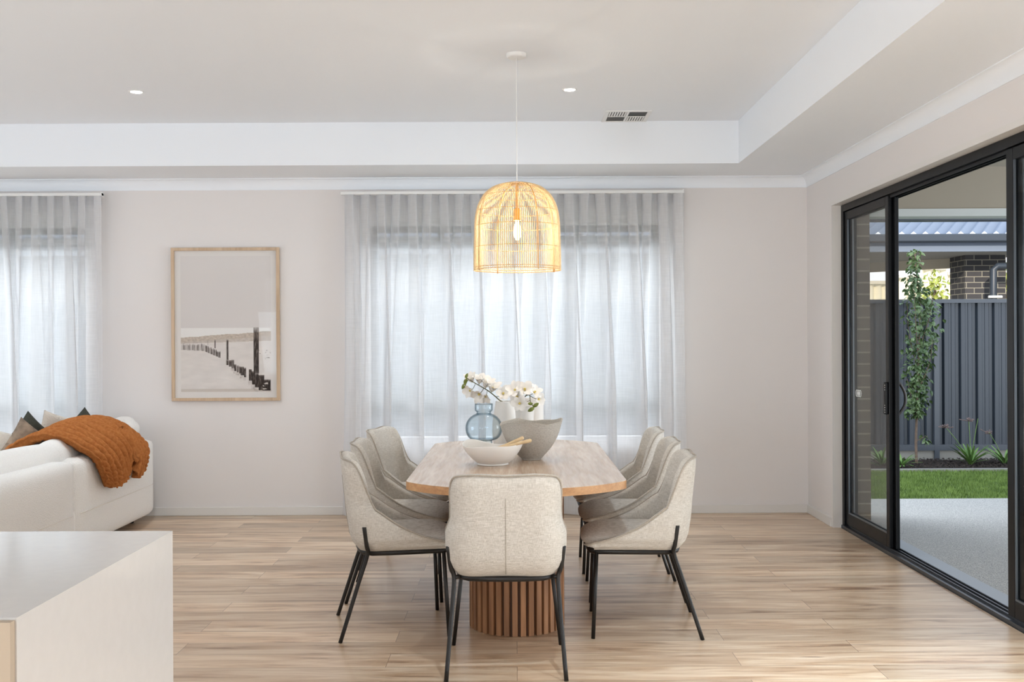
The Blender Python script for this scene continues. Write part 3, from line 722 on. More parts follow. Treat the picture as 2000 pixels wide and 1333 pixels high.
MB().lathe([(r, z-ZC) for r, z in pb], 24).build('bulb', M_bulb, p, smooth=True)
light('pendant_glow', 'POINT', (PXL, PYL, 2.0), 7.5, (1.0, 0.96, 0.9), shadow_soft_size=0.012)

# ---------------------------------------------------------------- downlights
M_led = emis('led_face', (1.0, 0.97, 0.92), 20)
def downlight(x, y, z, label, e_=11):
    e = empty('downlight', (x, y, z), label=label, cat='downlight', group='ceiling downlights')
    MB().lathe([(0.034, -0.001), (0.036, -0.004), (0.045, -0.005), (0.048, -0.001)], 32, closed=True).build('trim_ring', M_white, e)
    MB().lathe([(0, -0.0045), (0.035, -0.0045), (0.035, -0.001), (0, -0.001)], 28).build('lens', M_led, e)
    light('downlight_beam', 'SPOT', (x, y, z-0.02), e_, (0.83, 0.93, 1.0), spot_size=1.75, spot_blend=0.9, shadow_soft_size=0.04)
downlight(0.355, 6.68, ZC, 'lit round downlight in the ceiling right of the pendant cord', 45)
downlight(-2.43, 6.68, ZC, 'lit round downlight in the ceiling above the framed picture side', 75)
for (x, y, z, e__) in ((0.355, 3.3, ZC, 100), (-2.43, 3.3, ZC, 60), (-4.9, 6.5, ZC, 80), (0.9, -0.5, ZL, 200), (-2.4, -0.5, ZL, 400), (1.95, 2.7, ZL, 700)):  # unseen downlights added to fill the room with light
    downlight(x, y, z, 'added round downlight in the ceiling, unseen, out of the frame', e__)

# ---------------------------------------------------------------- air vent
v = empty('ceiling_vent', (0.805, 7.485, ZC), label='white square air vent with four louvred quadrants in the ceiling', cat='air vent')
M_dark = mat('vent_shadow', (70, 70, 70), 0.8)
hx, hy = 0.165, 0.185
b = MB(); b.box(-hx, hx, -hy, -hy+0.028, -0.007, 0).box(-hx, hx, hy-0.028, hy, -0.007, 0).box(-hx, -hx+0.03, -hy+0.028, hy-0.028, -0.007, 0).box(hx-0.03, hx, -hy+0.028, hy-0.028, -0.007, 0).box(-0.008, 0.008, -hy+0.028, hy-0.028, -0.007, 0).box(-hx+0.03, -0.008, -0.006, 0.006, -0.007, 0).box(0.008, hx-0.03, -0.006, 0.006, -0.007, 0)
b.build('frame', M_white, v, bevel=0.002)
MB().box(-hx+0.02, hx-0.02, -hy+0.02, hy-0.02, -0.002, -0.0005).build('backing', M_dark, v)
for qx in (-1, 1):
    for qy in (-1, 1):
        b = MB(); x0, x1 = sorted((qx*0.008, qx*(hx-0.03))); y0, y1 = sorted((qy*0.006, qy*(hy-0.028)))
        if qx*qy > 0:
            for k in range(7):
                xx = x0 + (x1-x0)*(k+0.5)/7; b.add([(xx-0.004, y0, -0.002), (xx+0.004, y0, -0.007), (xx+0.004, y1, -0.007), (xx-0.004, y1, -0.002), (xx-0.0025, y0, -0.002), (xx+0.0055, y0, -0.007), (xx+0.0055, y1, -0.007), (xx-0.0025, y1, -0.002)], [(0,1,2,3), (7,6,5,4), (0,4,5,1), (3,2,6,7), (0,3,7,4), (1,5,6,2)])
        else:
            for k in range(8):
                yy = y0 + (y1-y0)*(k+0.5)/8; s = 1; b.add([(x0, yy+0.007*s, -0.002), (x0, yy-0.007*s, -0.0068), (x1, yy-0.007*s, -0.0068), (x1, yy+0.007*s, -0.002), (x0, yy+0.009*s, -0.002), (x0, yy-0.005*s, -0.0068), (x1, yy-0.005*s, -0.0068), (x1, yy+0.009*s, -0.002)], [(0,1,2,3), (7,6,5,4), (0,4,5,1), (3,2,6,7), (0,3,7,4), (1,5,6,2)])
        b.build('louvre', M_white, v)

# ---------------------------------------------------------------- framed picture
PA, PB = PX(331.5, 484.5, YW-0.03), PX(546, 783, YW-0.03)
pcx = (PA.x+PB.x)/2 + 0.006; hw = (PB.x-PA.x)/2 - 0.004; H = PA.z-PB.z
f = empty('framed_picture', (pcx, YW-0.035, PB.z), label='large oak-framed beach print with old timber groyne posts on the wall', cat='picture')
f.rotation_euler = (0.004, 0, 0)
b = MB(); tf = 0.024
b.box(-hw, hw, 0, 0.033, 0, tf).box(-hw, hw, 0, 0.033, H-tf, H).box(-hw, -hw+tf, 0, 0.033, tf, H-tf).box(hw-tf, hw, 0, 0.033, tf, H-tf)
b.build('frame', M_framewood, f, bevel=0.0015)
MB().box(-hw+tf, hw-tf, 0.020, 0.028, tf, H-tf).build('mat_board', mat('mat_board', (238, 234, 230), 0.8), f)
MB().box(-hw+tf, hw-tf, 0.008, 0.010, tf, H-tf).build('glazing', mat_glass('picture_glass', (0.985, 0.985, 0.985, 1), 0.0, 1.4, 0.45), f)
# artwork coordinates taken in a 0..1 frame: crop zoom px (145..860 , 150..1205)
NX, NY = 240, 354
ax0, ax1, az0, az1 = -hw+tf+0.047, hw-tf-0.047, tf+0.048, H-tf-0.042
def fbm(x, y, o=3):
    s, a, tt = 0, 0.5, 0
    for _ in range(o): s += a*noise.noise(Vector((x, y, 3.1))); tt += a; x *= 2; y *= 2; a *= 0.5
    return s/tt
posts = []
rp = random.Random(4)
def P(x0, x1, yt, yb, d): posts.append((x0, x1, yt, yb, d))
def zx(x): return (x-145)/715
def zy(y): return (y-150)/1055
P(zx(722), zx(764), zy(705), zy(1062), 0.85); P(zx(506), zx(523), zy(800), zy(955), 0.8); P(zx(412), zx(422), zy(800), zy(868), 0.6); P(zx(357), zx(362), zy(800), zy(842), 0.4)
x = 148
while x < 335: P(zx(x), zx(x+5), zy(833+rp.uniform(-5, 4)), zy(878+0.05*(x-148)), rp.uniform(0.25, 0.5)); x += 6.5
x = 336
while x < 462: yb = 893 + (x-336)*0.42; P(zx(x), zx(x+9), zy(yb-52+rp.uniform(-5, 5)+ (x-336)*0.05), zy(yb), rp.uniform(0.4, 0.65)); x += 10.5
for (x0, x1, yt, yb, dd) in ((505,522,955,998,.7),(524,545,958,1010,.65),(546,566,955,1022,.6),(566,583,992,1045,.7),(586,602,1000,1055,.75),(604,616,1008,1062,.7),(617,643,1010,1078,.8),(645,663,1020,1092,.85),(683,707,1030,1120,.85),(707,730,1046,1150,.85),(730,760,1062,1170,.88),(760,806,1074,1196,.9),(790,857,1112,1198,.95)):
    P(zx(x0), zx(x1), zy(yt), zy(yb), dd)
def art(u, v):   # v from top
    base = Vector((208, 202, 198)); 
    top = 0.53
    if v < top: c = Vector((232, 227, 224))*(1-0.02*v)  # grey sky over a whiter band paints the room reflection into the print
    elif v < 0.60 - 0.03*u: c = Vector((248, 246, 243))
    elif v < 0.645 - 0.02*u: c = Vector((208, 198, 188)) + Vector((1, 1, 1))*fbm(u*30, v*60)*26
    else: c = Vector((234, 228, 223)) + Vector((1, 1, 1))*(fbm(u*5, v*22)*14)
    if v > 0.53: 
        hill = 0.60 - 0.045*u + 0.01*fbm(u*7, 1)
        if v > hill and v < hill+0.035: c = Vector((205, 192, 178)) + Vector((1,1,1))*fbm(u*40, v*90)*40
        if u > 0.86 and 0.69 < v < 0.77 and fbm(u*45+3, v*110) > 0.28: c = Vector((120, 104, 92))
    if v > 0.98: c = Vector((214, 205, 196))
    for (x0, x1, yt, yb, dd) in posts:
        if x0 <= u <= x1 and yt <= v <= yb:
            n_ = fbm(u*55, v*26, 3); k = dd*(1.05 + 0.9*n_); fade = min(1, (v-yt)/0.02+0.35) if (yb-yt) < 0.2 else min(1, (v-yt)/0.15+0.35)
            k = max(0, min(1, k*fade)); e_ = abs((u-(x0+x1)/2)/(x1-x0)); dk = Vector((42, 30, 24))
            c = c*(1-k) + dk*k
            if yb-v < 0.0: pass
        elif x0-0.01 <= u <= x1-0.005 and yb < v < yb + (yb-yt)*0.35 and x0 > 0.55 and yb < 0.99:
            k = 0.35*max(0, fbm(u*18, v*70)+0.35); c = c*(1-k) + Vector((95, 78, 68))*k
    if 0.905 < u < 0.965 and 0.935 < v < 0.985:
        if fbm(u*16, v*75) > 0.12: c = Vector((215, 208, 200))
    return c
me = bpy.data.meshes.new('artwork'); vs = [(ax0+(ax1-ax0)*i/NX, 0.0195, az1-(az1-az0)*j/NY) for j in range(NY+1) for i in range(NX+1)]
fs = [(j*(NX+1)+i, (j+1)*(NX+1)+i, (j+1)*(NX+1)+i+1, j*(NX+1)+i+1) for j in range(NY) for i in range(NX)]
me.from_pydata(vs, [], fs); ca = me.color_attributes.new('print', 'FLOAT_COLOR', 'POINT')
for j in range(NY+1):
    for i in range(NX+1):
        c = art(i/NX, j/NY); ca.data[j*(NX+1)+i].color = lin(tuple(max(0, min(255, q)) for q in c))
M_art = bpy.data.materials.new('printed_photograph'); M_art.use_nodes = True; tn = M_art.node_tree; at = tn.nodes.new('ShaderNodeVertexColor'); at.layer_name = 'print'
tn.links.new(at.outputs[0], tn.nodes['Principled BSDF'].inputs['Base Color']); tn.nodes['Principled BSDF'].inputs['Roughness'].default_value = 0.7
me.materials.append(M_art); ao = bpy.data.objects.new('artwork', me); C.objects.link(ao); ao.parent = f

# ---------------------------------------------------------------- kitchen island
isl = empty('kitchen_island', (-2.0, 2.30, 0), label='white stone kitchen island bench with waterfall end, lower left corner', cat='kitchen island')
M_quartz = mat('white_quartz', (204, 201, 197), 0.12, spec=0.5, var=0.015, vscale=30)
M_quartz2 = M_quartz
xr = 1.095; y0, y1 = -0.420, 0.435
b = MB().box(-1.6, xr, y0, y1, 0.86, 0.90).box(xr-0.04, xr, y0, y1, 0, 0.86)
o = b.build('stone_benchtop', M_quartz, isl)
MB().box(-1.58, xr-0.041, y0+0.02, y1-0.25, 0.1, 0.859).build('cabinet', mat('taupe_cabinet', (168, 152, 134), 0.5), isl)
MB().box(-1.6, xr-0.003, y0-0.018, y0-0.0005, 0.1, 0.896).build('shade_panel', mat('shaded_stone_taupe', (176, 160, 140), 0.5), isl)  # taupe panel added over the stone face to imitate its shade
MB().box(-1.56, xr-0.06, y0+0.07, y1-0.27, 0, 0.1).build('plinth', M_black, isl)

# ---------------------------------------------------------------- sofa
M_boucle = mat('white_boucle', (251, 248, 244), 0.95, spec=0.1, bump=0.6, bscale=180, var=0.03, vscale=120)
M_boucle2 = mat('white_boucle_piping', (238, 232, 225), 0.95, spec=0.1)
def rbox(name, x0, x1, y0, y1, z0, z1, r, material, parent, puff=0.0, seg=5, sub=10):
    # superellipsoid-like cushion block
    cx, cy, cz = (x0+x1)/2, (y0+y1)/2, (z0+z1)/2; hx, hy, hz = (x1-x0)/2, (y1-y0)/2, (z1-z0)/2
    bm = bmesh.new(); bmesh.ops.create_cube(bm, size=2)
    bmesh.ops.subdivide_edges(bm, edges=bm.edges, cuts=sub, use_grid_fill=True)
    for v_ in bm.verts:
        q = v_.co.copy(); P_ = Vector((q.x*hx, q.y*hy, q.z*hz))
        c_ = Vector((max(-hx+r, min(hx-r, P_.x)), max(-hy+r, min(hy-r, P_.y)), max(-hz+r, min(hz-r, P_.z))))
        # denser sampling in the rounded zone
        dl = P_-c_
        if dl.length > 1e-9: 
            nrm = dl.normalized(); P_ = c_ + nrm*r
        if puff:
            fx = (1-q.y*q.y)*(1-q.z*q.z); fy = (1-q.x*q.x)*(1-q.z*q.z); fz = (1-q.x*q.x)*(1-q.y*q.y)
            P_ += Vector((math.copysign(puff*fx, q.x)*(abs(q.x) > .99), math.copysign(puff*fy, q.y)*(abs(q.y) > .99), math.copysign(puff*fz, q.z)*(abs(q.z) > .99)))
        v_.co = P_ + Vector((cx, cy, cz))
    me = bpy.data.meshes.new(name); bm.to_mesh(me); bm.free()
    for p_ in me.polygons: p_.use_smooth = True
    me.materials.append(material); o = bpy.data.objects.new(name, me); C.objects.link(o); o.parent = parent
    return o
sf = empty('sofa', (-3.35, 6.4, 0), label='white boucle sofa seen from behind, beside the left curtain', cat='sofa')
XB = 0.52    # outer back plane relative to the sofa origin: world -2.83
def sub_y(v_): return v_-6.4
for (ya, yb_) in ((3.3, 4.98), (5.0, 6.695), (6.705, 8.165)):
    rbox('back_panel', XB-0.24, XB, sub_y(ya), sub_y(yb_), 0.05, 0.635, 0.055, M_boucle, sf, puff=0.008, sub=14)
    if yb_ > 5:
        pp = [(XB+0.006, sub_y(ya)+0.02, 0.285), (XB+0.009, sub_y((ya+yb_)/2), 0.285), (XB-0.001, sub_y(yb_)-0.065, 0.285)]
        MB().tube(pp, 0.0035, 6).build('piping', M_boucle2, sf, smooth=True)
rbox('seat_base', -0.48, XB-0.02, sub_y(3.3), sub_y(8.09), 0.05, 0.32, 0.05, M_boucle, sf)
rbox('armrest', -0.45, XB-0.10, sub_y(7.90), sub_y(8.11), 0.06, 0.655, 0.05, M_boucle, sf)
for (ya, yb_, zz) in ((3.4, 4.55, 0.70), (4.58, 5.57, 0.715), (5.58, 6.78, 0.735), (6.66, 7.46, 0.745), (7.45, 8.0, 0.74)):
    rbox('back_cushion', XB-0.30, XB-0.115, sub_y(ya), sub_y(yb_), 0.31, zz, 0.085, M_boucle, sf, puff=0.02, sub=14)
rbox('corner_cushion', XB-0.28, XB-0.10, sub_y(7.88), sub_y(8.11), 0.64, 0.80, 0.07, M_boucle, sf, puff=0.02, sub=12)
for (x_, y_) in ((-0.38, 3.45), (0.40, 3.45), (-0.38, 8.0), (0.38, 8.0), (0.38, 5.8)):
    MB().lathe([(0.022, 0), (0.03, 0.055)], 16, cx=x_, cy=sub_y(y_)).build('foot', M_black, sf)

# scatter cushions (pointed corners up)
def pillow(loc, size, rot, material, label, thick=0.06):
    e = empty('scatter_cushion', loc, 0, label, 'cushion'); e.rotation_euler = rot
    n = 27; b = MB()
    def f(s):
        def g(u, v):
            x, y = 2*u-1, 2*v-1
            pin = 1 - 0.10*(1-abs(y)**2)*abs(x)**2; pin2 = 1 - 0.10*(1-abs(x)**2)*abs(y)**2
            t_ = thick*((1-x**2)*(1-y**2))**0.42 + 0.003*noise.noise(Vector((x*3, y*3, s)))
            return (x*size*pin, s*t_, y*size*pin2)
        return g
    b.grid(n, n, f(1)); b.grid(n, n, f(-1)); b.build('cushion_cover', material, e, smooth=True, merge=True); return e
M_dgreen = mat('dark_green_velvet', (62, 64, 56), 0.85, var=0.15, vscale=60)
M_pat = mat('brown_patterned_linen', (166, 146, 126), 0.9, rgb2=(92, 80, 70), vscale=14)
M_cream = mat('cream_fur', (236, 228, 216), 0.95, bump=0.8, bscale=90)
pillow((-3.47, 7.42, 0.62), 0.205, (0.1, PI/4*0.9, 0.9), M_dgreen, 'dark green cushion with a corner pointing up, left of the pair')
pillow((-3.22, 7.72, 0.625), 0.205, (0.15, PI/4*1.05, 0.6), M_dgreen, 'dark green cushion with a corner pointing up, beside the brown throw')
pillow((-3.34, 7.13, 0.60), 0.205, (-0.1, PI/4*0.8, 0.7), M_pat, 'beige and brown patterned cushion at the end of the throw')
pillow((-3.44, 7.85, 0.63), 0.22, (0.2, 0.25, 1.0), M_cream, 'cream fluffy cushion between the dark green cushions')
pillow((-3.52, 7.10, 0.60), 0.20, (-0.1, 0.3, 0.9), M_cream, 'pale cushion partly hidden behind the patterned cushion')

# throw blanket over the cushion and the sofa back
M_throw = mat('rust_brown_fur', (186, 120, 68), 0.95, spec=0.1, rgb2=(166, 100, 52), vscale=60, bump=0.25, bscale=300)
th = empty('throw_blanket', (-2.83, 7.4, 0.64), label='rust brown ribbed fur throw draped over the sofa back', cat='blanket')
DP = catmull([(-3.42, 0, 0.58), (-3.30, 0, 0.70), (-3.13, 0, 0.775), (-2.98, 0, 0.755), (-2.87, 0, 0.685), (-2.812, 0, 0.60), (-2.800, 0, 0.50), (-2.800, 0, 0.40)], 12)
for _ in range(8): DP = [DP[0]] + [(DP[i-1]+DP[i]*2+DP[i+1])/4 for i in range(1, len(DP)-1)] + [DP[-1]]
def drape(u, v):
    # u: 0 near end .. 1 far end along the sofa; v: 0 inside the sofa .. 1 hanging hem outside
    yi = 6.82 + 1.05*u           # top line
    L_ = len(DP)-1; q = v*L_; i = min(L_-1, int(q)); fr = q-i
    x = DP[i].x*(1-fr)+DP[i+1].x*fr; z = DP[i].z*(1-fr)+DP[i+1].z*fr
    # outside: narrows to two tails with a notch
    k = max(0, (v-0.55)/0.45)
    y = yi + k*(7.00+0.72*u - yi)
    drop = 0.0
    notch = 0.16*math.exp(-((u-0.66)/0.08)**2) + 0.07*(max(0, u-0.66)/0.34)**2; near = 0.15*max(0, 0.30-u)
    drop = -k*(notch + near - 0.02*math.sin(u*9))
    z -= drop*1.0
    z += 0.05*math.sin(PI*u)*(1-k)*(0.3+0.7*min(1, v*3)) - 0.04*(1-u)*(1-k)
    z -= 0.06*(max(0, u-0.78)/0.22)**2*(1-k)
    return Vector((x, y, z))
b = MB(); NU, NV = 300, 190
raw = {}
def dr(u, v):
    p0 = drape(u, v); e_ = 0.004
    du = drape(min(1, u+e_), v)-drape(max(0, u-e_), v); dv = drape(u, min(1, v+e_))-drape(u, max(0, v-e_))
    n_ = dv.cross(du).normalized()
    wob = 0.5*noise.noise(Vector((u*3, v*3, 1)))
    ph = (u*12.5 + wob + 0.5*math.sin(v*3+u*4))*PI
    ridge = abs(math.sin(ph))**0.62
    nod = 0.84 + 0.16*abs(math.sin((v*11 + 2*math.sin(ph*0.5) + 4*noise.noise(Vector((u*6, v*2, 7))))*PI))**0.6
    hgt = 0.003 + 0.060*ridge*nod + 0.012*noise.noise(Vector((u*4, v*3, 3)))
    return tuple(p0 + n_*hgt - Vector(th.location))
b.grid(NU, NV, dr); to = b.build('throw_cloth', M_throw, th, smooth=True)
sol = to.modifiers.new('thickness', 'SOLIDIFY'); sol.thickness = 0.012; sol.offset = -1

# ---------------------------------------------------------------- outside
M_agg = mat('exposed_aggregate', (196, 196, 192), 0.6, rgb2=(104, 104, 106), vscale=150, bump=0.3, bscale=120, coord='Object', detail=5)
M_grass = mat('turf', (86, 104, 50), 0.9, rgb2=(62, 80, 34), vscale=12)
M_blade = mat('grass_blade', (122, 148, 72), 0.8, rgb2=(88, 114, 48), vscale=6)
M_mulch = mat('dark_mulch', (58, 48, 42), 0.95, rgb2=(34, 28, 26), vscale=40, bump=0.6, bscale=60)
M_conc = mat('concrete_kerb', (150, 148, 142), 0.8)
M_fence = mat('slate_grey_steel', (50, 58, 69), 0.45)
M_fencerail = mat('slate_grey_rail', (64, 71, 81), 0.4)
M_roof = mat('grey_steel_roofing', (122, 134, 152), 0.55, metal=0.1)
M_gutter = mat('dark_gutter', (58, 66, 76), 0.4)
M_soffit = mat('grey_soffit', (186, 186, 184), 0.8)
M_beige = mat('beige_render', (226, 216, 196), 0.8)
M_creamf = mat('cream_steel_sun_tint', (250, 243, 222), 0.6)  # lightened so the colour carries the sunlight
M_leaf = mat('pear_leaf', (104, 126, 82), 0.4, rgb2=(62, 86, 52), vscale=9)
M_trunk = mat('young_bark', (112, 94, 82), 0.8, var=0.2, vscale=30)
struct(MB().box(XW+0.283, 14, 0.0, 9.3, -0.30, -0.045).box(XL-4, XW+0.283, YW+0.28, 9.3, -0.30, -0.045), 'patio_slab', M_agg)
struct(MB().box(-12, 16, 9.3, 11.25, -0.3, -0.06), 'lawn_base', M_grass)
struct(MB().box(-12, 16, 11.25, 11.32, -0.3, -0.03), 'kerb_strip', M_conc)
struct(MB().box(-12, 16, 11.32, 12.3, -0.3, -0.04), 'garden_bed', M_mulch)
struct(MB().box(-20, 40, 12.3, 45, -0.4, -0.1), 'neighbour_ground', mat('dry_ground', (140, 128, 110), 0.9))
# turf blades
rb = random.Random(11); b = MB()
for i in range(34000):
    x = rb.uniform(2.7, 6.1); y = 9.31 + 1.93*rb.random()**1.0
    a = rb.uniform(0, PI); h = rb.uniform(0.02, 0.045); ww = 0.004; lx, ly = rb.uniform(-0.02, 0.02), rb.uniform(-0.02, 0.02)
    b.add([(x-ww*math.cos(a), y-ww*math.sin(a), -0.062), (x+ww*math.cos(a), y+ww*math.sin(a), -0.062), (x+lx, y+ly, -0.062+h)], [(0, 1, 2)])
tag(b.build('turf_grass', M_blade), 'short green lawn seen through the open sliding door', 'grass', kind='stuff')
b = MB(); 
for i in range(1600):
    x = rb.uniform(3.7, 7.0); y = rb.uniform(11.33, 12.1); s = rb.uniform(0.012, 0.035); a = rb.uniform(0, PI); z = -0.04 + rb.uniform(0, 0.02)
    c_, s2 = math.cos(a)*s, math.sin(a)*s; t_ = rb.uniform(-0.012, 0.012)
    b.add([(x-c_, y-s2, z), (x+s2*0.4, y-c_*0.4, z+0.012), (x+c_, y+s2, z+0.006+t_), (x-s2*0.4, y+c_*0.4, z+0.014), (x, y, z+0.022)], [(0, 1, 4), (1, 2, 4), (2, 3, 4), (3, 0, 4), (3, 2, 1, 0)])
tag(b.build('bark_mulch', M_mulch), 'dark bark mulch in the garden bed along the fence', 'mulch', kind='stuff')
# dark steel fence
FY = 12.2
fn_ = empty('boundary_fence', (4.0, FY, 0), label='slate grey ribbed steel fence behind the lawn', cat='fence')
PER = 0.197
def fpanel(x0, x1):
    n = int(round((x1-x0)/PER)); b = MB(); xs_ = []
    for k in range(n):
        o = x0+k*PER; xs_ += [(o, 0.0), (o+0.018, 0.032), (o+0.055, 0.032), (o+0.073, 0.0), (o+0.12, 0.0), (o+0.125, 0.005), (o+0.15, 0.005), (o+0.155, 0)]
    xs_.append((x0+n*PER, 0))
    vs = [(x_, y_, z_) for z_ in (0.07, 1.80) for x_, y_ in xs_]; m_ = len(xs_)
    b.add(vs, [(i, i+1, m_+i+1, m_+i) for i in range(m_-1)]); return b.build('fence_panel', M_fence, fn_)
pst = [-11.2, -8.82, -6.44, -4.06, -1.68, 0.98-4+0.0]
posts_x = [4.93-4 + k*2.38 for k in range(-7, 5)]
for xx in posts_x:
    fpanel(xx+0.03, xx+2.35)
    MB().box(xx-0.03, xx+0.03, -0.03, 0.04, -0.1, 1.82).build('post', M_fencerail, fn_)
X0, X1 = posts_x[0], posts_x[-1]+2.4
MB().box(X0, X1, -0.028, 0.045, 1.80, 1.845).build('top_rail', M_fencerail, fn_)
MB().box(X0, X1, -0.028, 0.045, 0.07, 0.14).build('bottom_rail', M_fencerail, fn_)
MB().box(X0, X1, -0.01, 0.03, -0.12, 0.07).build('plinth_sleeper', M_conc, fn_)
# young pear tree
def leaf(b, c, dirv, L_, W_, rnd):
    q = Vector(dirv).normalized().to_track_quat('X', 'Z').to_matrix() @ Matrix.Rotation(rnd.uniform(-1, 1), 3, 'X')
    pts = [(0, 0, 0), (0.3, 0.5, -0.02), (0.62, 0.46, -0.10), (1.0, 0, -0.34), (0.62, -0.46, -0.10), (0.3, -0.5, -0.02), (0.3, 0, 0.07), (0.62, 0, 0.0)]
    vs = [Vector(c) + q @ Vector((x*L_, y*W_, z*L_)) for x, y, z in pts]
    b.add(vs, [(0, 6, 1), (1, 6, 7, 2), (2, 7, 3), (0, 5, 6), (5, 4, 7, 6), (4, 3, 7)])
TY_ = 11.72
base = PX(1790, 905, TY_); tr = empty('young_tree', (base.x, TY_, -0.04), label='slender young pear tree with drooping leaves against the fence', cat='tree')
def TL(x, y, dy=0): return PX(x, y, TY_+dy) - Vector(tr.location)
tk = catmull([TL(1790, 908), TL(1789, 860), TL(1791, 800), TL(1793, 730), TL(1796, 650), TL(1797, 590), TL(1790, 540), TL(1787, 495)], 5)
MB().tube(tk, [0.017-0.013*i/len(tk) for i in range(len(tk))], 8).build('trunk', M_trunk, tr, smooth=True)
rl = random.Random(21)
twigs = []
def twig(p0, p1, p2): 
    c = catmull([p0, p1, p2], 6); MB().tube(c, [0.006-0.004*i/len(c) for i in range(len(c))], 6).build('branch', M_trunk, tr, smooth=True); twigs.append(c)
twig(TL(1796, 680), TL(1815, 620, -0.05), TL(1826, 560, -0.08)); twig(TL(1794, 730), TL(1775, 650, 0.05), TL(1772, 575, 0.08)); twig(TL(1795, 760), TL(1815, 710, -0.1), TL(1822, 660, -0.1))
twig(TL(1793, 700), TL(1788, 620, -0.1), TL(1785, 560, -0.12)); twig(TL(1792, 800), TL(1778, 770), TL(1772, 740)); twig(TL(1790, 862), TL(1800, 856), TL(1812, 852))
b = MB()
prof_t = [(483, 1788, 16), (520, 1786, 13), (545, 1784, 17), (565, 1790, 28), (600, 1802, 42), (640, 1800, 42), (700, 1795, 32), (745, 1792, 28), (790, 1790, 24), (818, 1786, 16)]
for i in range(1150):
    yy = 486 + (815-486)*rl.random()**0.95
    cx = interp(yy, [(a, c_) for a, c_, _ in prof_t]); hw_ = interp(yy, [(a, w__) for a, _, w__ in prof_t])
    if yy < 540 and rl.random() > 0.45: continue
    xx = cx + hw_*max(-1, min(1, rl.gauss(0, 0.43))); dy = rl.gauss(0, 0.13)*(hw_/40)
    c = TL(xx, yy, dy); a = rl.uniform(0, 2*PI)
    leaf(b, c, (math.cos(a), math.sin(a), rl.uniform(-1.1, 0.15)), rl.uniform(0.05, 0.082), rl.uniform(0.028, 0.042), rl)
for k in range(9):
    c = TL(1806+rl.uniform(-6, 10), 855+rl.uniform(-6, 8), 0); leaf(b, c, (rl.uniform(-1, 1), rl.uniform(-1, 1), -0.3), 0.075, 0.042, rl)
b.build('foliage', M_leaf, tr, smooth=False)
# bedding plants
M_plant = mat('soft_green_leaf', (126, 158, 86), 0.6, rgb2=(86, 122, 62), vscale=8)
M_dry = mat('dried_flower_head', (118, 102, 100), 0.9)
def plant(x, y, Y, stems, h, label, seed, n=14):
    g = PX(x, y, Y); e = empty('garden_plant', (g.x, Y, -0.04), 0, label, 'plant', 'small plants in the garden bed'); rnd = random.Random(seed); b = MB()
    for k in range(n):
        a = rnd.uniform(0, 2*PI); hh = h*rnd.uniform(0.5, 1); sp_ = rnd.uniform(0.2, 0.8)
        p0 = Vector((0, 0, 0.0)); d_ = Vector((math.cos(a)*sp_, math.sin(a)*sp_, 1)).normalized(); side = Vector((-math.sin(a), math.cos(a), 0))
        vs = []; 
        for i in range(6):
            t_ = i/5; c = p0 + d_*hh*t_ + Vector((math.cos(a), math.sin(a), 0))*0.10*t_*t_ - Vector((0, 0, 0.10*t_*t_*sp_)); w_ = 0.004+0.017*math.sin(PI*min(1, t_*0.8+0.18))*h/0.3*t_
            vs += [c-side*w_, c+side*w_]
        b.add(vs, [(2*i, 2*i+1, 2*i+3, 2*i+2) for i in range(5)])
    b.build('foliage', M_plant, e, smooth=True)
    for (sx, sy, head) in stems:
        tip = PX(sx, sy, Y-0.05) - Vector(e.location); mid = Vector((tip.x*0.4, tip.y*0.5, tip.z*0.5))
        s_ = MB().tube(catmull([Vector((0, 0, 0)), mid, tip], 6), 0.0034, 6).build('stem', M_plant, e, smooth=True)
        if head:
            hb = MB()
            for k in range(26):
                q = tip + Vector((rnd.gauss(0, 0.035), rnd.gauss(0, 0.03), rnd.gauss(0, 0.012))); hb.tube([tip-Vector((0, 0, 0.02)), q], [0.0015, 0.006], 5)
            hb.build('flower_head', M_dry, s_)
plant(1896, 912, 11.6, [(1846, 833, True), (1892, 820, True), (1910, 818, False)], 0.33, 'bushy plant with tall dried flower stalks in front of the fence', 1, 40)
plant(1962, 912, 11.6, [(1932, 845, True)], 0.30, 'small leafy plant at the right edge of the door opening', 2, 30)
plant(1762, 915, 11.5, [], 0.20, 'low green plant left of the young tree trunk', 3, 26)
plant(1722, 912, 11.6, [(1700, 905, False)], 0.26, 'leafy plant seen through the fixed glass panel', 4, 30)

# unseen roof added over the patio of this house
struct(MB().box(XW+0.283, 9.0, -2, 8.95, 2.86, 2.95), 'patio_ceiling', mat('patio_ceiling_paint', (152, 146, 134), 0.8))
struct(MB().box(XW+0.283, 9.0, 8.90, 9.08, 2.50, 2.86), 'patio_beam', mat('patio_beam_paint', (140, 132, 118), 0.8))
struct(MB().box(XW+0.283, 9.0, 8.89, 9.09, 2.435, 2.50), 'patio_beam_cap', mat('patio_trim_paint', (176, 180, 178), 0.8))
struct(MB().box(XW+0.283, 9.3, 9.09, 9.22, 2.422, 2.56), 'patio_gutter', M_gutter)
b = MB(); b.add([(XL-0.6, -4.6, 3.0), (9.2, -4.6, 3.0), (9.2, 9.1, 3.0), (XL-0.6, 9.1, 3.0), (XL+3, 2.2, 5.2), (6, 2.2, 5.2)], [(0, 1, 5, 4), (1, 2, 5), (2, 3, 4, 5), (3, 0, 4), (3, 2, 1, 0)])
b.v = [(x, y, z+0.12) for x, y, z in b.v]
struct(b, 'added_shade_roof', M_gutter)  # unseen roof added to throw shade over the yard

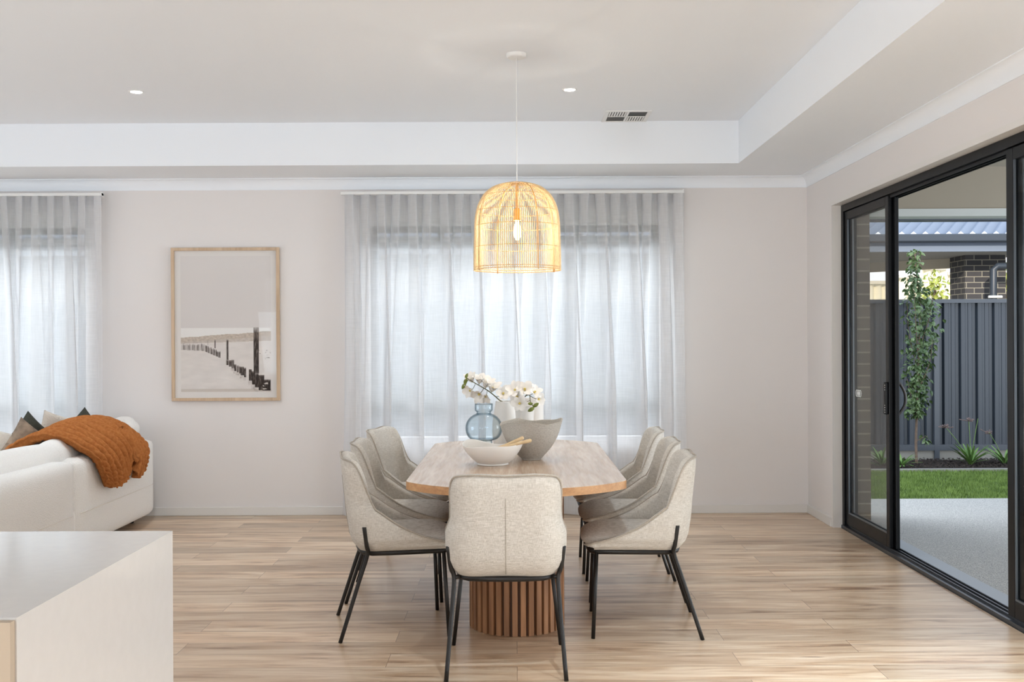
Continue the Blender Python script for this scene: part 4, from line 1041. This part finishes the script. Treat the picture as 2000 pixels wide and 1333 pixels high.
# neighbour house beyond the fence
NYF = 15.5
nh = empty('neighbour_house', (4.0, NYF, -0.1), label="neighbouring house's steel roof, gutter and verandah above the fence", cat='building')
def NL(x, y, Y): return PX(x, y, Y) - Vector(nh.location)
zg1 = NL(1850, 462, NYF).z; zg0 = NL(1850, 475, NYF).z; zs = NL(1850, 492, NYF).z
zr = NL(1850, 440, NYF+0.0).z
b = MB(); nrib = 150; x0, x1 = -18.0, 8.0; vs = []
for k in range(nrib*2+1):
    x_ = x0 + (x1-x0)*k/(nrib*2); h_ = 0.07 if k % 2 else 0
    vs.append((x_, -0.25, zg1-0.02+h_)); vs.append((x_+1.3, 1.8, zg1+0.72+h_))
b.add(vs, [(2*k, 2*k+2, 2*k+3, 2*k+1) for k in range(nrib*2)]); b.build('roof', M_roof, nh)
MB().box(x0, x1, -0.42, -0.28, zg0-0.02, zg1).build('gutter', M_gutter, nh, bevel=0.02)
MB().box(x0, x1, -0.27, -0.22, zs-0.02, zg0).build('fascia', M_roof, nh)
b = MB(); zz = zs-0.02
pA, pB = (x0, 4.8), (x1, -0.2)
b.add([(x0, -0.22, zz), (2.35, -0.22, zz), (3.1, 0.9, zz), (-3.0, 6.5, zz), (x0, 6.5, zz)], [(0, 1, 2, 3, 4)]); b.add([(2.35, -0.22, zz), (x1, -0.22, zz), (x1, 0.9, zz), (3.1, 0.9, zz)], [(0, 1, 2, 3)])
so = b.build('soffit', M_soffit, nh)
bmv = MB(); bmv.add([(3.1, 0.9, zz), (-3.0, 6.5, zz), (-3.0, 6.5, zz-0.15), (3.1, 0.9, zz-0.15), (3.2, 1.05, zz), (-2.9, 6.65, zz), (-2.9, 6.65, zz-0.15), (3.2, 1.05, zz-0.15)], [(0,1,2,3), (7,6,5,4), (0,4,5,1), (3,2,6,7), (0,3,7,4), (1,5,6,2)])
bmv.build('verandah_beam', M_beige, nh)
pL, pR = NL(1885, 588, NYF+0.4), NL(1965, 588, NYF+0.4)
MB().box(pL.x, pR.x, 0.4, 0.95, 0, zz).build('brick_pillar', M_brick2, nh)
dp = NL(1940, 520, NYF-0.1)
MB().tube([(dp.x+0.33, -0.1, dp.z+0.0), (dp.x+0.06, -0.1, dp.z), (dp.x, -0.1, dp.z-0.05), (dp.x, -0.1, 0.1)], 0.05, 12).build('downpipe', M_gutter, nh, smooth=True)
MB().tube([(dp.x-0.1, -0.16, NL(1940, 581, NYF).z), (dp.x+0.1, -0.16, NL(1940, 581, NYF).z)], 0.02, 8).build('pipe_bracket', M_white, nh)
# wall of the neighbour house facing the dining window
MB().box(-18, -0.6, 0.3, 0.5, 0, zz).build('brick_wall', M_brick2, nh)
# far cream fence, sunlight put into its pale colour
FF = 23.0
ff = empty('cream_fence', (6.0, FF, 0), label='pale cream steel fence, coloured as if sunlit, beyond the neighbouring verandah', cat='fence')
def FL(x, y): return PX(x, y, FF) - Vector(ff.location)
def cf(xa, xb, yt):
    a_, c_ = FL(xa, yt), FL(xb, yt); n = max(2, int((c_.x-a_.x)/0.16)); vs = []
    for k in range(n*2+1):
        x_ = a_.x + (c_.x-a_.x)*k/(n*2); d_ = 0.12 if k % 2 else 0.0; vs += [(x_, d_, -0.1), (x_, d_, a_.z)]
    MB().add(vs, [(2*k, 2*k+2, 2*k+3, 2*k+1) for k in range(n*2)]).build('fence_panel', M_creamf, ff)
    MB().box(a_.x, c_.x, -0.05, 0.0, a_.z-0.04, a_.z+0.03).build('top_rail', M_beige, ff)
cf(1640, 1735, 552); cf(1736, 1800, 540); cf(1801, 1848, 524); cf(1850, 2010, 534)
def hedge(x, y, w_, h_, lab, sd):
    g = PX(x, y, FF-0.6); e = empty('climbing_plant', (g.x, FF-0.6, 0), 0, lab, 'plant'); b = MB(); rnd = random.Random(sd)
    for k in range(170): leaf(b, (rnd.gauss(0, w_), rnd.gauss(0, 0.15), g.z + rnd.gauss(0, h_)), (rnd.uniform(-1, 1), rnd.uniform(-1, 1), rnd.uniform(-1, 0.3)), 0.12, 0.07, rnd)
    MB().tube([(0, 0, 0), (0, 0, g.z)], 0.03, 8).build('trunk', M_trunk, e)
    b.build('foliage', mat('yellow_green_leaf', (190, 196, 96), 0.6, rgb2=(120, 140, 60), vscale=6), e)  # bright yellow-green leaf colour, mottled by noise
hedge(1826, 565, 0.13, 0.3, 'yellow-green leafy shrub in front of the cream fence behind the young tree', 3)
hedge(1968, 545, 0.15, 0.35, 'yellow-green leafy shrub at the right of the brick pillar', 5)
